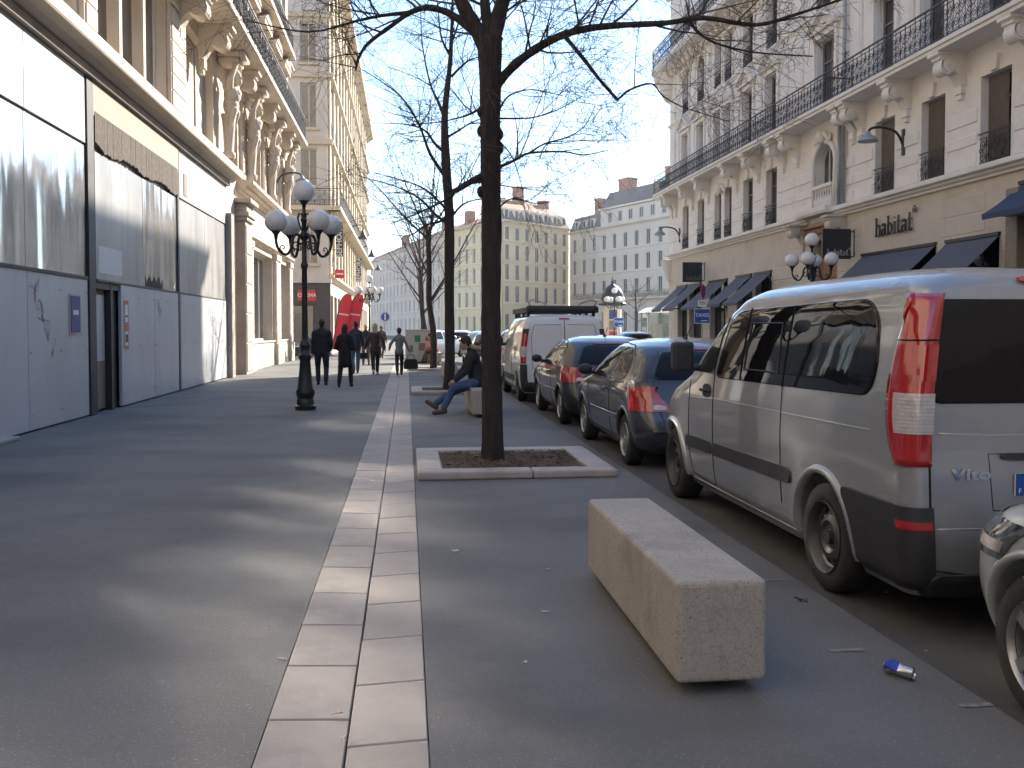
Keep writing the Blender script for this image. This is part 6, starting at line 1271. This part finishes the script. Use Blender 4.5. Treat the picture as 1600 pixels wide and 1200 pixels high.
def person(label, loc, rz, H=1.75, hip=(0,0,.93), lean=0.0, feet=None, hands=None, top='navy_cloth', bottom='dark_jeans', shoes='shoe_dark', hair='hair_dark', hairlen=0, coat=.84, slim=1.0, fine=.012, hood=False, headturn=0, nod=0, group='people on the pavement', knees=None, toes=None):
    t = thing('person', label, 'person', loc, rz, group); k = H/1.75; V = lambda x, y, z: Vector((x, y, z))*k
    hp = V(*hip); up = Vector((0, math.sin(lean), math.cos(lean))); fw = Vector((0, math.cos(lean), -math.sin(lean)))
    ax = lambda x, u, f=0: hp + Vector((x*k*slim,0,0)) + up*u*k + fw*f*k
    feet = feet or [V(-.1,.28,.09), V(.1,-.3,.15)]; hands = hands or [ax(-.24,-.02,-.18), ax(.24,-.02,.2)]
    L1, L2, A1, A2 = .44*k, .43*k, .29*k, .26*k; body, top_, trs, sho = MB(), MB(), MB(), MB()
    body.ell(ax(0,.05), (.155*k*slim,.11*k,.13*k)); body.ell(ax(0,.22), (.13*k*slim,.095*k,.16*k)); body.ell(ax(0,.4,.01), (.165*k*slim,.11*k,.16*k)); body.capsule(ax(-.14,.46), ax(0,.52), .055*k, .06*k); body.capsule(ax(.14,.46), ax(0,.52), .055*k, .06*k)
    top_.ell(ax(0,-.02), (.185*k*slim,.15*k,.16*k)); top_.capsule(ax(0,.0), ax(0,.25), .155*k*slim, .15*k*slim); top_.ell(ax(0,.22), (.17*k*slim,.13*k,.2*k)); top_.ell(ax(0,.39,.01), (.19*k*slim,.14*k,.17*k)); top_.capsule(ax(-.145,.455), ax(0,.535), .07*k, .075*k); top_.capsule(ax(.145,.455), ax(0,.535), .07*k, .075*k); top_.capsule(ax(0,.5), ax(0,.575,.01), .08*k, .066*k)
    if coat < .8: top_.capsule(ax(0,.05), ax(0,coat-.93+.1), .19*k*slim, .2*k*slim)
    trs.ell(ax(0,.0), (.168*k*slim,.125*k,.13*k))
    nk = ax(0,.6,.02); hd = nk + (up*math.cos(nod)+fw*math.sin(nod))*.105*k + fw*.015*k; q = Vector((math.sin(headturn)*1.0, math.cos(headturn), 0)); q = (q*math.cos(nod) - Vector((0,0,1))*math.sin(nod)).normalized(); sd_ = q.cross(Vector((0,0,1))).normalized(); u2 = sd_.cross(q).normalized()
    body.capsule(ax(0,.5), nk, .058*k, .05*k); body.ell(hd, (.08*k,.097*k,.12*k), 18, 12); body.ell(hd+q*.03*k-u2*.055*k, (.058*k,.066*k,.062*k)); body.capsule(hd+q*.09*k+u2*.01*k, hd+q*.112*k-u2*.03*k, .009*k, .014*k, 8); body.ell(hd+q*.088*k-u2*.065*k, (.026*k,.018*k,.012*k), 8, 6); body.ell(hd+q*.08*k-u2*.1*k, (.026*k,.024*k,.018*k), 8, 6)
    for s in (-1, 1): body.ell(hd+sd_*s*.077*k-u2*.01*k-q*.005*k, (.012*k,.02*k,.03*k), 8, 6); body.ell(hd+sd_*s*.032*k+q*.083*k+u2*.018*k, (.018*k,.012*k,.01*k), 8, 6)
    for i, s in enumerate((-1, 1)):
        h0 = ax(s*.085,-.02); an = Vector(feet[i]); kn, an = ik(h0, an, L1, L2, Vector(knees[i]) if knees else Vector((s*.12,1,.1)))
        body.capsule(h0, kn, .082*k*slim, .056*k); body.capsule(kn, an, .054*k, .036*k); trs.capsule(h0, kn, .1*k*slim, .075*k); trs.capsule(kn, an+(kn-an)*.1, .072*k, .062*k)
        sh_ = (an-kn).normalized(); fd = Vector(toes[i]) if toes else (Vector((s*.1,1,-.05)) if an.z < .1*k else Vector((s*.05,.75,-.65))); fd.normalize(); toe = an+fd*.16*k-Vector((0,0,.045*k))*(1 if fd.z > -.3 else .2); hl = an-fd*.035*k-Vector((0,0,.04*k))
        body.capsule(hl, toe, .034*k, .03*k); body.capsule(an, hl, .034*k, .034*k); sho.capsule(hl, toe, .045*k, .04*k); sho.capsule(an, hl, .044*k, .046*k)
        s0 = ax(s*.168,.455); el, wr = ik(s0, Vector(hands[i]), A1, A2, Vector((s*.5,-1,-.3)))
        body.capsule(s0, el, .05*k, .04*k); body.capsule(el, wr, .04*k, .027*k); top_.capsule(s0, el, .068*k*slim, .057*k); top_.capsule(el, wr-(wr-el)*.06, .058*k, .045*k)
        dr = (wr-el).normalized(); pn = dr.cross(Vector((0,1,0))); pn = pn.normalized() if pn.length > .1 else Vector((1,0,0)); wd = dr.cross(pn).normalized(); pm = wr+dr*.05*k
        body.capsule(wr, pm, .028*k, .034*k)
        for j, (o_, ln) in enumerate(((-.03,.06),(-.01,.072),(.01,.068),(.03,.055))):
            f0 = pm+wd*o_*k+dr*.02*k; f1 = f0+dr*ln*.55*k; body.capsule(f0, f1, .0095*k, .009*k, 7); body.capsule(f1, f1+(dr*.7-pn*s*.5)*ln*.5*k, .009*k, .0075*k, 7)
        body.capsule(wr+dr*.015*k+wd*.03*k, wr+dr*.06*k+wd*.062*k, .012*k, .009*k, 7)
    hr = MB(); hr.ell(hd+u2*.022*k-q*.02*k, (.092*k,.102*k,.117*k), 18, 12); hr.ell(hd-u2*.03*k-q*.05*k, (.072*k,.062*k,.075*k))
    if hairlen:
        for s in (-.045, -.015, .015, .045): hr.capsule(hd-q*.055*k+sd_*s*k, hd-q*.095*k+sd_*s*1.35*k-Vector((0,0,hairlen*k)), .05*k, .028*k)
    meshed(body, 'body', 'skin', t, fine); meshed(top_, 'jacket', top, t, fine*1.25); meshed(trs, 'trousers', bottom, t, fine*1.2); 
    for g_, nm, mm in ((sho, 'shoes', shoes), (hr, 'hair', hair)): meshed(g_, nm, mm, t, fine)
    if hood:
        f = MB(); c = ax(0,.57,-.1)
        f.tube([c+Vector((math.cos(a)*.13*k, math.sin(a)*.09*k, .03*math.sin(a)*k)) for a in [2*PI*i/16 for i in range(16)]], .045*k, 8, closed=True); f.ell(ax(0,.5,-.13), (.12*k,.07*k,.1*k)); meshed(f, 'fur_hood', 'fur', t, fine)
    return t
def stand(px, py): return onZ(px, py, 0)
c = stand(503, 602); person('person in dark jacket and trousers walking away beside the lamp post', c, R(4), 1.82, top='navy_cloth', bottom='dark_jeans', coat=.8, slim=1.12, feet=[Vector((-.1,.22,.09)),Vector((.11,-.16,.1))], hands=[Vector((-.24,.02,.86)),Vector((.22,.15,.95))])
c = stand(539, 605); person('person with long dark hair and black coat walking away', c, R(-5), 1.68, top='black_cloth', bottom='black_cloth', hairlen=.22, coat=.62, slim=.95, feet=[Vector((-.14,-.12,.09)),Vector((.14,.16,.09))], hands=[Vector((-.16,.16,.98)),Vector((.18,.15,.98))])
c = stand(556, 584); person('person in dark jacket and blue jeans walking with a pale bag', c, R(8), 1.8, top='dark_jeans', bottom='jeans', feet=[Vector((-.09,-.3,.16)),Vector((.09,.28,.09))], hands=[Vector((-.26,-.05,.84)),Vector((.24,.2,.95))])
t = thing('shopping_bag', 'pale shopping bag carried by the person in jeans', 'bag', (c.x-.27, c.y-.04, .3)); B('body', 'pale_cloth', t, (-.05,.05,-.17,.17,0,.4), bevel=.015); MB().tube([(0,-.08,.4),(0,-.05,.52),(0,.05,.52),(0,.08,.4)], .006, 5).obj('handle', 'pale_cloth', t)
c = stand(586, 586); person('person with long blond hair in dark clothes, mid stride', c, R(-3), 1.72, top='plum_cloth', bottom='black_cloth', hair='hair_blond', hairlen=.3, slim=.95, shoes='shoe_pale', feet=[Vector((-.02,-.34,.17)),Vector((.05,.26,.09))], hands=[Vector((-.34,.05,.88)),Vector((.34,-.1,.9))])
t = thing('handbag', 'small dark handbag at the side of the blond haired person', 'handbag', (c.x-.36, c.y+.05, .55)); MB().prism([(-.14,0),(.14,0),(.12,.2),(-.12,.2)], -.05, .05, 'y').obj('body', 'black_cloth', t, bevel=.015); MB().tube(crom([(-.1,0,.2),(-.06,0,.34),(.06,0,.34),(.1,0,.2)]), .007, 5).obj('handle', 'black_cloth', t)
c = stand(624, 587); person('person in grey top with short dark hair carrying a black holdall', c, R(-2), 1.58, top='grey_cloth', bottom='black_cloth', hair='hair_dark', slim=.9, feet=[Vector((-.05,-.3,.15)),Vector((.06,.24,.09))], hands=[Vector((-.33,.08,.88)),Vector((.34,-.03,.78))])
t = thing('holdall', 'black holdall bag carried near the ground by the person in grey', 'bag', (c.x+.38, c.y-.02, .22)); MB().prism([(-.24,.02),(-.2,0),(.2,0),(.24,.02),(.23,.26),(.18,.33),(-.18,.33),(-.23,.26)], -.12, .12, 'y').obj('body', 'black_cloth', t, bevel=.03); MB().tube(crom([(-.12,0,.32),(-.08,0,.46),(.08,0,.46),(.12,0,.32)]), .012, 6).obj('handle', 'black_cloth', t)
c = stand(572, 571); person('person with pale hair partly behind the person in jeans', c, R(6), 1.72, top='navy_cloth', bottom='brown_cloth', hair='hair_blond', fine=.016)
c = stand(596, 560); person('far person in brown coat walking near the white car', c, R(-8), 1.7, top='brown_cloth', bottom='dark_jeans', hair='hair_brown', coat=.7, fine=.018)
# sitting figures
person('person with dark coat and jeans sitting on a stone bench, legs stretched out', (1.3, 17.0, 0), PI/2, 1.82, hip=(0,0,.585), lean=.22, nod=.35, top='navy_cloth', bottom='jeans', shoes='brown_cloth', fine=.01, hood=True, group='people sitting on benches',
    feet=[Vector((-.12,.64,.1)), Vector((.2,.86,.13))], hands=[Vector((-.14,.42,.62)), Vector((.1,.44,.6))], knees=[(-.1,.5,1),(.15,.3,1)], toes=[(-.15,1,-.1),(.25,.8,.5)])
t = thing('drink_can', 'pink drink can standing on the bench behind the sitting person', 'can', (1.42, 16.35, .495)); mat('pink_can', (.6,.16,.17), .35, metal=.3); MB().lathe([(0,0),(.024,0),(.033,.008),(.033,.105),(.026,.116),(.026,.12)], 16).obj('shell', 'pink_can', t, smooth=True); MB().lathe([(.026,.116),(0,.114)], 16).obj('lid', 'can_silver', t)
person('person in red jacket sitting on the far stone bench', (1.3, 41.8, 0), PI/2, 1.72, hip=(0,0,.585), lean=.3, nod=.3, top='red_cloth', bottom='brown_cloth', shoes='shoe_dark', hair='hair_dark', fine=.016, group='people sitting on benches', feet=[Vector((-.12,.45,.1)), Vector((.14,.6,.1))], hands=[Vector((-.12,.4,.65)), Vector((.1,.42,.62))], knees=[(-.1,.5,1),(.1,.4,1)], toes=[(-.1,1,-.1),(.15,1,-.1)])

bake_all()

# ================================================================ AIR
hz = B('haze', None, None, (-80, 130, -75, 300, -1.2, 40)); hz['kind'] = 'stuff'; hm = bpy.data.materials.new('haze'); hm.use_nodes = True; hn = hm.node_tree; hn.nodes.clear()
pv = hn.nodes.new('ShaderNodeVolumePrincipled'); pv.inputs['Color'].default_value = (1, .96, .9, 1); pv.inputs['Density'].default_value = .00042; pv.inputs['Anisotropy'].default_value = .5
ho = hn.nodes.new('ShaderNodeOutputMaterial'); hn.links.new(pv.outputs[0], ho.inputs['Volume']); hz.data.materials.clear(); hz.data.materials.append(hm)
